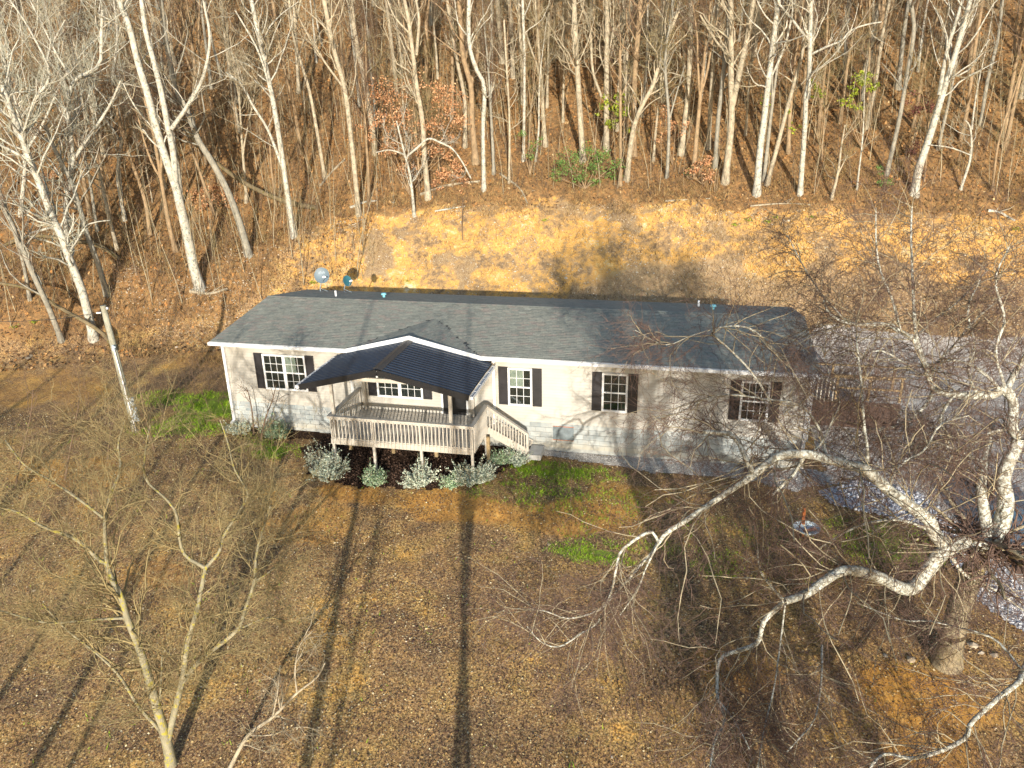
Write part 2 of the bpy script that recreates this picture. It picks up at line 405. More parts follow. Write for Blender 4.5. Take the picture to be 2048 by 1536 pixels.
for (px, py, rx, ry, w) in ((900, 1010, 3.2, .9, .8), (1150, 1030, 3.0, 1.0, .75), (700, 985, 1.8, .5, .8), (1250, 990, 1.8, .6, .7), (1480, 1330, 1.2, .8, .6), (1800, 1400, 1.7, .9, .9), (1850, 1500, 1.3, .7, .7), (300, 1150, 1.5, .7, .5), (150, 950, 3, 1.0, .6),
        (620, 1050, 1.4, 1.3, .6), (100, 780, 4, 2.2, .5), (400, 720, 2, 1.5, .5), (850, 1130, 1.5, .8, .3)):
    P = hit(px, py); dirt = np.maximum(dirt, w*blob(P[0], P[1], rx*1.3, ry*1.3, 5))
rub = np.clip(sstep(9, 15, x+5*(fbm(x*.25, y*.25, 8)-.5))*sstep(4.4, 2.6, d+edge*.7)*.85+sstep(2.0, .2, d+edge*.6)*.7+sstep(.58, .68, fbm(x*.55, y*.8, 19, 4))*.9, 0, 1)
for nm, arr in (('rub', rub), ('clay', clay), ('wood', wood), ('grass', gr), ('dirt', dirt)):
    a = me.attributes.new(nm, 'FLOAT', 'POINT'); a.data.foreach_set('value', arr.astype(np.float32))
mg, nt, bs = mat_new('ground_soil')
P_ = pos(nt)
n_l = noise(nt, P_, .55, 6, .7); n_m = noise(nt, P_, 3.2, 5, .7); n_f = noise(nt, P_, 16, 5, .75)
vo = node(nt, 'ShaderNodeTexVoronoi', Scale=38.); nt.links.new(P_, vo.inputs['Vector'])
sp = nt.nodes.new('ShaderNodeSeparateColor'); nt.links.new(vo.outputs['Color'], sp.inputs[0])
speck = rampn(nt, sp.outputs[0], [(0, (.09, .055, .04)), (.3, (.23, .145, .075)), (.55, (.38, .245, .105)), (.75, (.50, .34, .13)), (.9, (.66, .48, .20)), (1, (.85, .72, .48))])
lawn = mix(nt, .6, speck, rampn(nt, n_l, [(.36, (.095, .058, .053)), (.45, (.20, .12, .078)), (.53, (.36, .21, .095)), (.59, (.40, .265, .10)), (.67, (.70, .37, .085))]))
lawn = mix(nt, .8, lawn, rampn(nt, n_f, [(.38, (.12, .12, .15)), (.60, (1.8, 1.72, 1.5))]), 'MULTIPLY')
soil = rampn(nt, n_m, [(.25, (.40, .19, .045)), (.5, (.62, .30, .065)), (.75, (.70, .42, .13))])
clayc = rampn(nt, mathn(nt, 'ADD', mathn(nt, 'MULTIPLY', n_l, .6), mathn(nt, 'MULTIPLY', n_m, .4)), [(.33, (.12, .085, .055)), (.42, (.25, .165, .09)), (.48, (.42, .26, .11)), (.54, (.62, .33, .085)), (.60, (.60, .41, .17)), (.68, (.70, .58, .40))])
clayc = mix(nt, .55, clayc, rampn(nt, n_f, [(.34, (.38, .36, .35)), (.64, (1.45, 1.45, 1.45))]), 'MULTIPLY')
woodc = mix(nt, .6, rampn(nt, sp.outputs[1], [(0, (.06, .037, .024)), (.5, (.23, .135, .06)), (1, (.46, .28, .13))]), rampn(nt, n_m, [(.34, (.08, .055, .03)), (.5, (.25, .145, .06)), (.58, (.40, .20, .07)), (.68, (.34, .26, .10))]))
grassc = rampn(nt, n_f, [(.3, (.08, .12, .02)), (.5, (.20, .28, .035)), (.75, (.34, .40, .06))])
def masked(name, lo=.35, hi=.65, amt=.9):
    s = mathn(nt, 'ADD', attr(nt, name), mathn(nt, 'MULTIPLY', mathn(nt, 'SUBTRACT', n_m, .5), amt)); s = mathn(nt, 'ADD', s, mathn(nt, 'MULTIPLY', mathn(nt, 'SUBTRACT', n_f, .5), .5))
    mr = nt.nodes.new('ShaderNodeMapRange'); mr.inputs['From Min'].default_value = lo; mr.inputs['From Max'].default_value = hi; nt.links.new(s, mr.inputs[0]); return mr.outputs[0]
c = mix(nt, masked('dirt', .3, .95), lawn, soil)
c = mix(nt, masked('wood'), c, woodc)
rubc = mix(nt, .65, rampn(nt, sp.outputs[2], [(0, (.10, .065, .045)), (.4, (.24, .16, .10)), (.75, (.42, .29, .15)), (1, (.72, .60, .42))]), rampn(nt, n_m, [(.3, (.16, .10, .06)), (.7, (.44, .29, .13))]))
clayc = mix(nt, masked('rub', .35, .8, .9), clayc, rubc)
c = mix(nt, masked('clay', .25, .6), c, clayc)
c = mix(nt, masked('grass', .35, .75, 1.0), c, grassc)
nt.links.new(c, bs.inputs['Base Color']); bs.inputs['Roughness'].default_value = .95; bs.inputs['Specular IOR Level'].default_value = .1
hgt = mathn(nt, 'ADD', mathn(nt, 'MULTIPLY', n_f, .6), mathn(nt, 'MULTIPLY', noise(nt, P_, 55, 3, .7), .5))
bump(nt, bs, hgt, .55, .05)
link('ground', me, mg)['kind'] = 'structure'

def in_poly(x, y, poly):
    x = np.asarray(x); y = np.asarray(y); ins = np.zeros(x.shape, bool); n_ = len(poly)
    for i in range(n_):
        x0, y0 = poly[i]; x1, y1 = poly[(i+1) % n_]
        c_ = ((y0 > y) != (y1 > y)) & (x < (x1-x0)*(y-y0)/((y1-y0) if y1 != y0 else 1e-9)+x0); ins ^= c_
    return ins
def drape(name, poly, mat, lift, step=.12, ragged=.25, seed=0):
    poly = np.array(poly); x0, y0 = poly.min(0); x1, y1 = poly.max(0)
    X, Y = np.meshgrid(np.arange(x0-.3, x1+.3, step), np.arange(y0-.3, y1+.3, step))
    cx, cy = (X[:-1, :-1]+X[1:, 1:])/2, (Y[:-1, :-1]+Y[1:, 1:])/2
    keep = in_poly(cx+ragged*2*(fbm(cx*1.5, cy*1.5, seed)-.5), cy+ragged*2*(fbm(cx*1.5, cy*1.5, seed+9)-.5), poly)
    Z = H(X, Y)+.05*(fbm(X*2.2, Y*2.2, 41, 3)-.5)+lift
    I = np.arange(X.size).reshape(X.shape)
    F = np.stack([I[:-1, :-1], I[:-1, 1:], I[1:, 1:], I[1:, :-1]], -1)[keep]
    used = np.unique(F); rm = -np.ones(X.size, int); rm[used] = np.arange(len(used))
    me = mesh_np(name, np.stack([X, Y, Z], -1).reshape(-1, 3)[used], rm[F], True)
    o = link(name, me, mat); o['kind'] = 'structure'; return o, poly
def gmat(name, stops, vs_, bmp=.8):
    m_, nt, bs = mat_new(name)
    vo = node(nt, 'ShaderNodeTexVoronoi', Scale=vs_); nt.links.new(pos(nt), vo.inputs['Vector'])
    s = nt.nodes.new('ShaderNodeSeparateColor'); nt.links.new(vo.outputs['Color'], s.inputs[0])
    c = rampn(nt, s.outputs[0], stops)
    c = mix(nt, .6, c, rampn(nt, noise(nt, pos(nt), 1.2, 5), [(.3, (.6, .58, .56)), (.7, (1.2, 1.2, 1.2))]), 'MULTIPLY')
    nt.links.new(c, bs.inputs['Base Color']); bs.inputs['Roughness'].default_value = 1; bs.inputs['Specular IOR Level'].default_value = .05
    bump(nt, bs, vo.outputs['Distance'], bmp, .04)
    return m_
M['gravel'] = gmat('gravel_surface', [(0, (.26, .235, .205)), (.5, (.48, .44, .39)), (1, (.70, .65, .58))], 30)
M['rocks'] = gmat('white_rock_surface', [(0, (.16, .16, .18)), (.5, (.42, .43, .45)), (1, (.72, .72, .72))], 15)
M['mulch'] = gmat('dark_mulch', [(0, (.016, .010, .008)), (.6, (.045, .027, .018)), (1, (.10, .06, .04))], 40)
def g2(*pp): return [tuple(hit(a, b)[:2]) for a, b in pp]
_, PATH = drape('gravel_path', [(12.7, -.02)]+g2((1066, 912), (1180, 925), (1290, 945), (1380, 950), (1500, 962), (1600, 985))+[(23.5, -.02)], M['gravel'], .03, seed=3)
_, DRIVE = drape('gravel_driveway', [(23.4, .2)]+g2((1590, 975), (1700, 975), (1850, 1030), (1960, 1110), (2060, 1230), (2300, 1300))+[(60, -8), (60, 6), (46, 13), (36, 13.6), (30, 14.2), (25, 14.6), (23.5, 12.5), (22.8, 9.5)], M['gravel'], .026, seed=5)
_, ROCKS = drape('white_rock_edging', g2((1640, 985), (1720, 965), (1840, 990), (1960, 1090), (2060, 1200), (2060, 1275), (1950, 1200), (1860, 1060), (1740, 1030), (1660, 1010)), M['rocks'], .05, seed=8)
_, MULCH = drape('mulch_bed', [(4.3, -.02)]+g2((600, 900), (625, 950), (690, 975), (840, 978), (950, 975), (1010, 940), (1050, 925))+[(12.6, -.02)], M['mulch'], .03, seed=11)
_, MULCH2 = drape('mulch_bed', [(.3, -.02), (.3, -.9), (2.4, -1.0), (4.3, -.6), (4.3, -.02)], M['mulch'], .03, seed=13)

# ------------------------------------------------------------------ scatter on the ground
def quads(P, size, flat=.35, asp=.75):
    n = len(P); a = rng.random(n)*2*np.pi
    U = np.stack([np.cos(a), np.sin(a), rng.normal(size=n)*flat], 1); W = np.stack([-np.sin(a)*asp, np.cos(a)*asp, rng.normal(size=n)*flat], 1)
    s = (size*(.5+rng.random(n)))[:, None]/2
    V = np.stack([P-U*s, P-W*s, P+U*s, P+W*s], 1).reshape(-1, 3)
    return V, np.arange(4*n).reshape(n, 4)
def quads3(P, size, asp=.6):
    n = len(P); U = rng.normal(size=(n, 3)); U /= np.linalg.norm(U, axis=1, keepdims=True)
    W = np.cross(U, rng.normal(size=(n, 3))); W /= np.linalg.norm(W, axis=1, keepdims=True)
    s = (size*(.5+rng.random(n)))[:, None]/2
    V = np.stack([P-U*s, P-W*s*asp, P+U*s, P+W*s*asp], 1).reshape(-1, 3)
    return V, np.arange(4*n).reshape(n, 4)
def scatter_px(n, x0, x1, y0, y1):
    """ground points whose density follows what the slope shows, sampled on the terrain over a region"""
    X = x0+(x1-x0)*rng.random(n); Y = y0+(y1-y0)*rng.random(n); return X, Y
def gz(X, Y): return H(X, Y)+.05*(fbm(X*2.2, Y*2.2, 41, 3)-.5)
def clear_of_house(X, Y):
    k = ~((X > -.1) & (X < 22.8) & (Y > -.1) & (Y < 8.2))
    for pl in (PATH, DRIVE, MULCH): k &= ~in_poly(X, Y, pl)
    return k
X, Y = scatter_px(330000, -16, 36, -17, 0)
dens = .35+.65*sstep(.38, .62, fbm(X*.7, Y*.9, 61, 5))
k = clear_of_house(X, Y) & (rng.random(len(X)) < dens); X, Y = X[k], Y[k]
Vq, Fq = quads(np.stack([X, Y, gz(X, Y)+.018], 1), .045, .2)
tag(link('leaf_litter', mesh_np('leaf_litter', Vq, Fq), M['litter']), 'scattered brown fallen leaves all over the front lawn', 'leaves', kind='stuff')
X, Y = scatter_px(120000, -34, 40, 0, 55)
d = Y-bank_line(X); k = clear_of_house(X, Y) & ((d > 6.8) | ((X < -1) & (d > -2))); X, Y = X[k], Y[k]
Vq, Fq = quads(np.stack([X, Y, gz(X, Y)+.03], 1), .16, .5)
tag(link('woodland_litter', mesh_np('woodland_litter', Vq, Fq), M['litter_wood']), 'russet leaf litter covering the wooded hillside floor', 'leaves', kind='stuff')
def blades(X, Y, h, w, bend=.5, Z=None):
    n = len(X); z = gz(X, Y) if Z is None else Z; a = rng.random(n)*2*np.pi
    hh = h*(.4+rng.random(n)); l = rng.normal(size=(n, 2))*bend*hh[:, None]
    dx, dy = np.cos(a)*w/2, np.sin(a)*w/2
    V = np.stack([np.stack([X-dx, Y-dy, z-.01], 1), np.stack([X+dx, Y+dy, z-.01], 1), np.stack([X+l[:, 0], Y+l[:, 1], z+hh], 1)], 1).reshape(-1, 3)
    return V, np.arange(3*n).reshape(n, 3)
# dry grass on the cut bank, around its crest and in the yard
X, Y = scatter_px(220000, -22, 40, 7, 26)
d = Y-bank_line(X); dn = np.where(d < 0, .5, np.where(d < 6.2, .30, .9))*sstep(.35, .6, fbm(X*.7, Y*.7, 91)); dn = dn+.5*sstep(14, 22, X)*(d < 6.3)*.6
k = clear_of_house(X, Y) & (rng.random(len(X)) < dn) & (d < 11); X, Y = X[k], Y[k]
Vq, Fq = blades(X, Y, .20, .035, .6)
tag(link('dry_grass', mesh_np('dry_grass', Vq, Fq), M['straw']), 'straw coloured dry grass and weeds on the cut bank', 'grass', kind='stuff')
X, Y = scatter_px(170000, -16, 34, -17, 1)
k = clear_of_house(X, Y) & (rng.random(len(X)) < (.15+.85*sstep(.45, .6, fbm(X*.6, Y*.6, 92)))); X, Y = X[k], Y[k]
Vq, Fq = blades(X, Y, .075, .016, 1.3)
tag(link('dry_lawn_grass', mesh_np('dry_lawn_grass', Vq, Fq), M['straw']), 'thin dry grass blades through the front lawn', 'grass', kind='stuff')
VS = []; FS = []; o_ = 0
for (P, rx, ry, w) in GRASS_SPOTS:
    n = int(5200*rx*ry*w)+300
    r = np.sqrt(rng.random(n))*1.5; a = rng.random(n)*2*np.pi
    X = P[0]+rx*r*np.cos(a); Y = P[1]+ry*r*np.sin(a)
    k = clear_of_house(X, Y) & (rng.random(n) < sstep(.36, .6, fbm(X*2.2, Y*2.2, 14, 4))*(1.15-.5*r)); X, Y = X[k], Y[k]
    v_, f_ = blades(X, Y, .09, .022, .7); VS.append(v_); FS.append(f_+o_); o_ += len(v_)
X, Y = scatter_px(9000, -14, 32, -16, -1); k = clear_of_house(X, Y) & (fbm(X*1.8, Y*1.8, 17) > .66); X, Y = X[k], Y[k]
v_, f_ = blades(X, Y, .08, .025, .7); VS.append(v_); FS.append(f_+o_)
tag(link('green_grass', mesh_np('green_grass', np.concatenate(VS), np.concatenate(FS)), M['green']), 'patches of fresh green grass in the leafy lawn', 'grass', kind='stuff')
# small stones
OV = np.array([(1, 0, 0), (0, 1, 0), (-1, 0, 0), (0, -1, 0), (0, 0, 1), (0, 0, -1.)]); OF = np.array([(0, 1, 4), (1, 2, 4), (2, 3, 4), (3, 0, 4), (1, 0, 5), (2, 1, 5), (3, 2, 5), (0, 3, 5)])
def pebbles(X, Y, size, lift=0.):
    n = len(X); a = rng.random(n)*6.28; ca, sa = np.cos(a), np.sin(a)
    s = size*(.35+rng.random(n)**2*1.4)
    B = OV[None]*np.stack([s, s*(.6+.4*rng.random(n)), s*(.4+.3*rng.random(n))], 1)[:, None]*(1+.35*rng.normal(size=(n, 6, 1)))
    V = np.stack([B[..., 0]*ca[:, None]-B[..., 1]*sa[:, None]+X[:, None], B[..., 0]*sa[:, None]+B[..., 1]*ca[:, None]+Y[:, None], B[..., 2]+(gz(X, Y)+lift)[:, None]], -1)
    return V.reshape(-1, 3), (OF[None]+(np.arange(n)*6)[:, None, None]).reshape(-1, 3)
X, Y = scatter_px(60000, -14, 42, 9, 24); d = Y-bank_line(X)
k = clear_of_house(X, Y) & (d < 7.0) & (rng.random(len(X)) < .25+.75*sstep(.4, .65, fbm(X*.8, Y*.8, 33))); X, Y = X[k], Y[k]
v_, f_ = pebbles(X, Y, .042); tag(link('bank_stones', mesh_np('bank_stones', v_, f_), M['stone']), 'countless pale stones strewn over the cut clay bank', 'stones', kind='stuff')
X, Y = scatter_px(5000, -16, 32, -17, -1)
k = clear_of_house(X, Y) & (rng.random(len(X)) < .1+.9*sstep(.5, .7, fbm(X*.6, Y*.6, 35))); X, Y = X[k], Y[k]
v_, f_ = pebbles(X, Y, .022); tag(link('lawn_pebbles', mesh_np('lawn_pebbles', v_, f_), M['stone']), 'small pale pebbles scattered over the lawn', 'stones', kind='stuff')
def fill(poly, n, size, mat, name, label, lift):
    poly = np.array(poly); lo, hi = poly.min(0), poly.max(0); hi = np.minimum(hi, (38, 15))
    X = lo[0]+(hi[0]-lo[0])*rng.random(n); Y = lo[1]+(hi[1]-lo[1])*rng.random(n); k = in_poly(X, Y, poly); X, Y = X[k], Y[k]
    v_, f_ = pebbles(X, Y, size, lift); tag(link(name, mesh_np(name, v_, f_), mat), label, 'stones', kind='stuff')
fill(PATH, 16000, .020, M['gravelstone'], 'path_gravel', 'loose grey gravel along the foot of the house wall', .03)
fill(ROCKS, 14000, .055, M['whitestone'], 'white_rocks', 'band of white landscaping rock beside the driveway', .05)
fill(DRIVE, 22000, .022, M['gravelstone'], 'driveway_gravel', 'loose grey gravel over the driveway', .03)
X, Y = scatter_px(14000, 4.2, 12.6, -4.2, 0); k = in_poly(X, Y, MULCH); X, Y = X[k], Y[k]
Vq, Fq = quads(np.stack([X, Y, gz(X, Y)+.05], 1), .06, .6, .35)
mm = varied('mulch_chips', [(0, (.012, .008, .006)), (.6, (.07, .042, .028)), (1, (.20, .12, .08))])
tag(link('mulch_chips', mesh_np('mulch_chips', Vq, Fq), mm), 'dark bark mulch chips under the deck', 'mulch', kind='stuff')

# individual fieldstones
def rock_mesh(seed):
    r = np.random.default_rng(seed); import bmesh
    bm = bmesh.new(); bmesh.ops.create_icosphere(bm, subdivisions=1, radius=1)
    s = np.array([1, .75, .55])
    for v in bm.verts:
        k_ = 1+r.normal()*.16; v.co = Vector((v.co.x*s[0]*k_, v.co.y*s[1]*k_, v.co.z*s[2]*k_))
    me = bpy.data.meshes.new('stone'); bm.to_mesh(me); bm.free(); me.materials.append(M['stone_obj']); return me
RM = [rock_mesh(i) for i in range(4)]
for i, (px, py, s) in enumerate(((1822, 1322, 15), (1945, 1293, 16), (1962, 1308, 12), (1988, 1312, 13), (1915, 1305, 8), (1770, 1312, 9), (1374, 1370, 9), (1385, 1320, 7), (1419, 1162, 7), (1855, 1208, 7),
        (1034, 1115, 6), (1085, 1124, 6), (995, 1252, 7), (950, 1244, 6), (932, 1413, 7), (765, 1390, 6), (735, 1116, 6), (783, 1158, 5), (1205, 1377, 7), (1250, 1337, 7), (1215, 1236, 7), (848, 1288, 6),
        (1098, 1090, 7), (1092, 1098, 5), (860, 1287, 5), (1224, 1515, 7), (1028, 1278, 4), (217, 1297, 9), (68, 1183, 7), (700, 1066, 5), (681, 1070, 4), (1182, 1300, 5), (1540, 1466, 7), (1560, 1420, 6), (57, 718, 9), (62, 712, 7), (343, 700, 6), (353, 695, 5), (465, 602, 6), (1350, 420, 7), (1577, 442, 8), (1132, 557, 7))):
    P = hit(px, py); dd = np.linalg.norm(P-CAM)
    o = link('stone', RM[i % 4]); s_ = s/FPX*dd*.62
    o.location = (P[0], P[1], P[2]+s_*.2); o.scale = (s_, s_, s_); o.rotation_euler = (random.uniform(-.2, .2), 0, random.uniform(0, 6.28))
    zl = ('pale fieldstone by the foot of the huge old tree' if px > 1740 and py > 1150 else 'small pale stone on the leafy ground under the old tree limbs' if px > 1300 and py > 900 else
          'small pale stone in the open middle of the front lawn' if py > 900 and px > 600 else 'small pale stone on the left part of the front lawn' if py > 900 else 'pale rock on the slope of the left side yard' if px < 500 else 'pale rock on the clay bank behind the roof')
    tag(o, zl, 'stone', 'loose fieldstones: '+zl)

# ------------------------------------------------------------------ house
HX0, HX1, HD, ZF, ZW = 0., 22.53, 7.75, 1.02, 3.64
house = empty('manufactured_home', (0, 0, 0), 'long single storey beige sided home with grey shingle roof below the wooded bank', 'house')
def lap_wall(mb, p0, p1, z0, z1, nrm, top=None, e=.1143):
    """horizontal lap siding from p0 to p1 (xy), outward normal nrm; top(t)->z for gables"""
    n = int(round((z1-z0)/e)); e = (z1-z0)/n
    for i in range(n):
        a, b = z0+i*e, z0+(i+1)*e
        o1, o0 = .034, .004
        A = (p0[0]+nrm[0]*o1, p0[1]+nrm[1]*o1, a); B = (p1[0]+nrm[0]*o1, p1[1]+nrm[1]*o1, a)
        C = (p1[0]+nrm[0]*o0, p1[1]+nrm[1]*o0, b); D = (p0[0]+nrm[0]*o0, p0[1]+nrm[1]*o0, b)
        mb.quad(A, B, C, D)
        mb.quad((p0[0]+nrm[0]*.004, p0[1]+nrm[1]*.004, a), (p1[0]+nrm[0]*.004, p1[1]+nrm[1]*.004, a), B, A)
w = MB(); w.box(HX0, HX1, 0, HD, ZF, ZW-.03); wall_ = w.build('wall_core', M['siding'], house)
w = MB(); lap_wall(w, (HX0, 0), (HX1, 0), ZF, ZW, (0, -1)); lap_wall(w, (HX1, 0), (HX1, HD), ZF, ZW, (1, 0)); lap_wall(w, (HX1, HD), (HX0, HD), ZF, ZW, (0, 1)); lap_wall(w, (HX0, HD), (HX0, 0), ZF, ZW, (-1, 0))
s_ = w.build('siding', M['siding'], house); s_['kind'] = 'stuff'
# foundation: mortar core with single blocks in front of it
w = MB(); w.box(HX0+.03, HX1-.03, .022, HD-.03, -.6, ZF); fnd = w.build('foundation', M['mortar'], house)
w = MB(); w.box(0, .394, 0, .03, 0, .192); bme = w.mesh('concrete_block'); bme.materials.append(M['block'])
w = MB(); w.box(0, .190, 0, .03, 0, .192); hme = w.mesh('concrete_block'); hme.materials.append(M['block'])
for r in range(5):
    z = ZF-.2032*(r+1)+.006; x = .03
    if r % 2:
        link('concrete_block', hme, None, fnd, (x, -.008+random.uniform(-.003, .003), z)); x += .2032
    while x+.39 < HX1:
        link('concrete_block', bme, None, fnd, (x, -.008+random.uniform(-.003, .003), z)); x += .4064
w = MB()
for sx in (HX0-.004, HX1-.03):
    for r in range(5):
        for k in range(19):
            y0 = .04+k*.4064+(.2 if r % 2 else 0)
            if y0+.39 < HD: w.box(sx, sx+.034, y0, y0+.394, ZF-.2032*(r+1)+.006, ZF-.2032*r-.006)
M['block_i'] = block_mat('concrete_block_side', 'isl')
link('block_end_walls', w.mesh('block_end_walls'), M['block_i'], house)['kind'] = 'stuff'

# windows
def window(x0, units, cols=3, shut=.36, z0=1.66, z1=3.15, uw=.92, blinds=()):
    win = empty('window', (x0, -.025, z0)); win.parent = house
    tot = uw*units; t = .065
    f = MB(); yb, yf = -.005, -.075
    def bx(a, b, c, d, y0=yf, y1=yb): f.box(x0+a, x0+b, y0, y1, z0+c, z0+d)
    h = z1-z0
    bx(-.01, tot+.01, -.01, t); bx(-.01, tot+.01, h-t, h+.01)
    for u in range(units):
        bx(u*uw-.01 if u == 0 else u*uw, u*uw+t, t, h-t); bx((u+1)*uw-t, (u+1)*uw+(.01 if u == units-1 else 0), t, h-t)
    fr = f.build('frame', M['white'], win)
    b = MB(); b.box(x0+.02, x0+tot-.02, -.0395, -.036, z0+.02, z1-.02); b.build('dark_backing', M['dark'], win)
    for u in range(units):
        a0, a1 = x0+u*uw+t, x0+(u+1)*uw-t; mid = z0+h/2
        s = MB(); s.box(a0, a1, -.068, -.0375, mid-.028, mid+.028); s.build('sash_rail', M['white'], win)
        cw = (a1-a0)/cols
        mu = MB()
        for s0, s1 in ((z0+t, mid-.028), (mid+.028, z1-t)):
            for c_ in range(1, cols): mu.box(a0+c_*cw-.009, a0+c_*cw+.009, -.060, -.0505, s0, s1)
            mz = (s0+s1)/2
            for c_ in range(cols): mu.box(a0+c_*cw+(.009 if c_ else 0), a0+(c_+1)*cw-(.009 if c_ < cols-1 else 0), -.060, -.0505, mz-.009, mz+.009)
            for c_ in range(cols):
                for r0, r1 in ((s0, mz), (mz, s1)):
                    p = MB(); p.box(a0+c_*cw, a0+(c_+1)*cw, -.050, -.0475, r0, r1); p.build('pane', M['glass'], win)
        mu.build('muntins', M['white'], win)
        if u in blinds:
            bl = MB(); bw = blinds[u]
            k = int((h*.5*bw[1])/.05)
            for i in range(k): bl.box(a0+.01, a0+(a1-a0)*bw[0], -.045, -.0405, z1-t-.05*(i+1)+.006, z1-t-.05*i)
            bl.build('blind', M['blind'], win)
    if shut:
        for sx in (x0-.01-shut, x0+tot+.01):
            s = MB(); hz0, hz1 = z0+.01, z1+.03
            s.box(sx, sx+shut, -.055, -.02, hz0, hz1)
            r_ = .05
            s.box(sx, sx+r_, -.074, -.055, hz0, hz1); s.box(sx+shut-r_, sx+shut, -.074, -.055, hz0, hz1)
            mzz = hz0+(hz1-hz0)*.5
            for q0, q1 in ((hz0, hz0+.08), (mzz-.035, mzz+.035), (hz1-.08, hz1)): s.box(sx+r_, sx+shut-r_, -.074, -.055, q0, q1)
            for q0, q1 in ((hz0+.11, mzz-.065), (mzz+.065, hz1-.11)): s.box(sx+r_+.03, sx+shut-r_-.03, -.066, -.055, q0, q1)
            s.build('shutter', M['shutter'], win)
    return win
window(1.74, 2, blinds={1: (.55, 1.)})['label'] = 'double window with a pale blind left of the porch'
window(6.55, 2, uw=.93)
window(11.81, 1, uw=.91, blinds={0: (.66, .96)})['label'] = 'window with a pale blind'
window(15.33, 1)
window(20.2, 1, cols=4, uw=.96)
# door
dr = MB(); dr.box(9.22, 10.14, -.052, -.006, 1.10, 3.14)
for q in ((9.32, 9.62), (9.74, 10.04)):
    for z0, z1 in ((1.25, 1.75), (1.87, 2.55), (2.67, 3.0)): dr.box(q[0], q[1], -.062, -.05, z0, z1)
door = dr.build('door', M['door'], house)
k_ = MB(); k_.cyl((9.33, -.062, 2.05), (9.33, -.12, 2.05), .03); k_.build('handle', M['galv'], door)
t_ = MB(); t_.box(9.14, 9.215, -.055, -.006, 1.10, 3.20); t_.box(10.145, 10.22, -.055, -.006, 1.10, 3.20); t_.box(9.215, 10.145, -.055, -.006, 3.145, 3.20); t_.build('door_frame', M['white'], house)
# trims and downspouts
def spout(x, y, z0, z1, nm='downspout', wx=.085, wy=.075):
    s = MB(); s.box(x-wx/2, x+wx/2, y-wy, y, z0, z1)
    s.beam((x, y-wy/2, z1), (x, y-.42, z1+.10), wx*.9, wy*.9); s.beam((x, y-wy/2, z0+.04), (x, y-.28, z0-.02), wx, wy); return s.build(nm, M['white'], house)
spout(.05, -.03, .12, 3.52, wx=.11); spout(11.27, -.03, .95, 3.52, wx=.10); spout(22.47, -.03, .12, 3.52, wx=.11)
for x0, x1, z0, z1 in ((-.03, .0, ZF, ZW), (5.44, 5.56, ZF, 3.6), (22.535, 22.60, ZF, ZW)):
    s = MB(); s.box(x0, x1, -.060, .12 if (x0 < 0 or x0 > 22) else -.0355, z0, z1); s.build('corner_trim', M['white'], house)
# vents and access panel
for x0, x1, z0, z1 in ((.65, .98, .745, .885), (3.86, 4.22, .745, .885), (15.49, 15.9, .725, .87)):
    s = MB(); s.box(x0, x1, -.030, -.012, z0, z1); v = s.build('foundation_vent', M['concrete'], house)
    l_ = MB()
    for i in range(3): l_.box(x0+.03, x1-.03, -.040, -.030, z0+.02+i*.04, z0+.035+i*.04)
    l_.build('louvre', M['panel'], v)
s = MB(); s.box(13.51, 14.29, -.035, -.012, .35, .90); ap = s.build('access_panel', M['panel'], house)
s = MB(); s.box(13.50, 14.30, -.042, -.0355, .335, .352); s.box(13.50, 14.30, -.042, -.0355, .897, .912); s.build('rusty_edge', M['rust'], ap)
s = MB(); s.box(18.28, 18.65, -.04, -.012, .72, .88); s.build('vent_cover', M['white'], house)
# roof
YE, ZE, YR, ZR, YB, ZB = -.56, 3.745, 4.2, 4.36, 7.87, 3.745
RX0, RX1 = -.14, 22.67
rf = MB(); prof = [(YE, ZE-.05), (YE, ZE), (YR, ZR), (YB, ZB), (YB, ZB-.05), (YR, ZR-.05)]
A = [(RX0, y, z) for y, z in prof]; B = [(RX1, y, z) for y, z in prof]
for i in range(6):
    j = (i+1) % 6; rf.quad(A[i], A[j], B[j], B[i])
rf.quad(A[0], A[5], A[2], A[1]); rf.quad(A[5], A[4], A[3], A[2]); rf.quad(B[1], B[2], B[5], B[0]); rf.quad(B[2], B[3], B[4], B[5])
roof = rf.build('roof', M['underlay'], house)
g = MB()
for x in (HX0+.01, HX1-.01):
    sgn = -1 if x < 1 else 1
    g.poly([(x, 0, ZW-.02), (x, HD, ZW-.02), (x, YR, ZR-.055)])
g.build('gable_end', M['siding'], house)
w = MB(); w.box(RX0, 5.70, YE-.025, YE, ZE-.17, ZE-.012); w.box(10.85, RX1, YE-.025, YE, ZE-.17, ZE-.012); w.box(RX0, RX1, YB, YB+.025, ZE-.17, ZE-.012); w.build('fascia', M['white'], house)
w = MB(); w.box(RX0, 5.70, YE, -.024, ZE-.17, ZE-.15); w.box(10.85, RX1, YE, -.024, ZE-.17, ZE-.15); w.box(RX0+.02, RX1-.02, HD+.03, YB, ZE-.17, ZE-.15); w.build('soffit', M['white'], house)
for gx0, gx1 in ((RX0-.02, 5.72), (10.82, RX1+.02)):
    w = MB(); y0, y1, z0, z1 = YE-.145, YE-.03, ZE-.125, ZE-.005
    w.box(gx0, gx1, y0, y0+.012, z0, z1); w.box(gx0, gx1, y1-.012, y1, z0, z1); w.box(gx0, gx1, y0+.012, y1-.012, z0, z0+.012)
    w.box(gx0, gx0+.01, y0+.012, y1-.012, z0+.012, z1-.002); w.box(gx1-.01, gx1, y0+.012, y1-.012, z0+.012, z1-.002)
    x = gx0+.5
    while x < gx1: w.box(x, x+.02, y0+.012, y1-.012, z1-.02, z1-.008); x += .75
    w.build('gutter', M['white'], house)
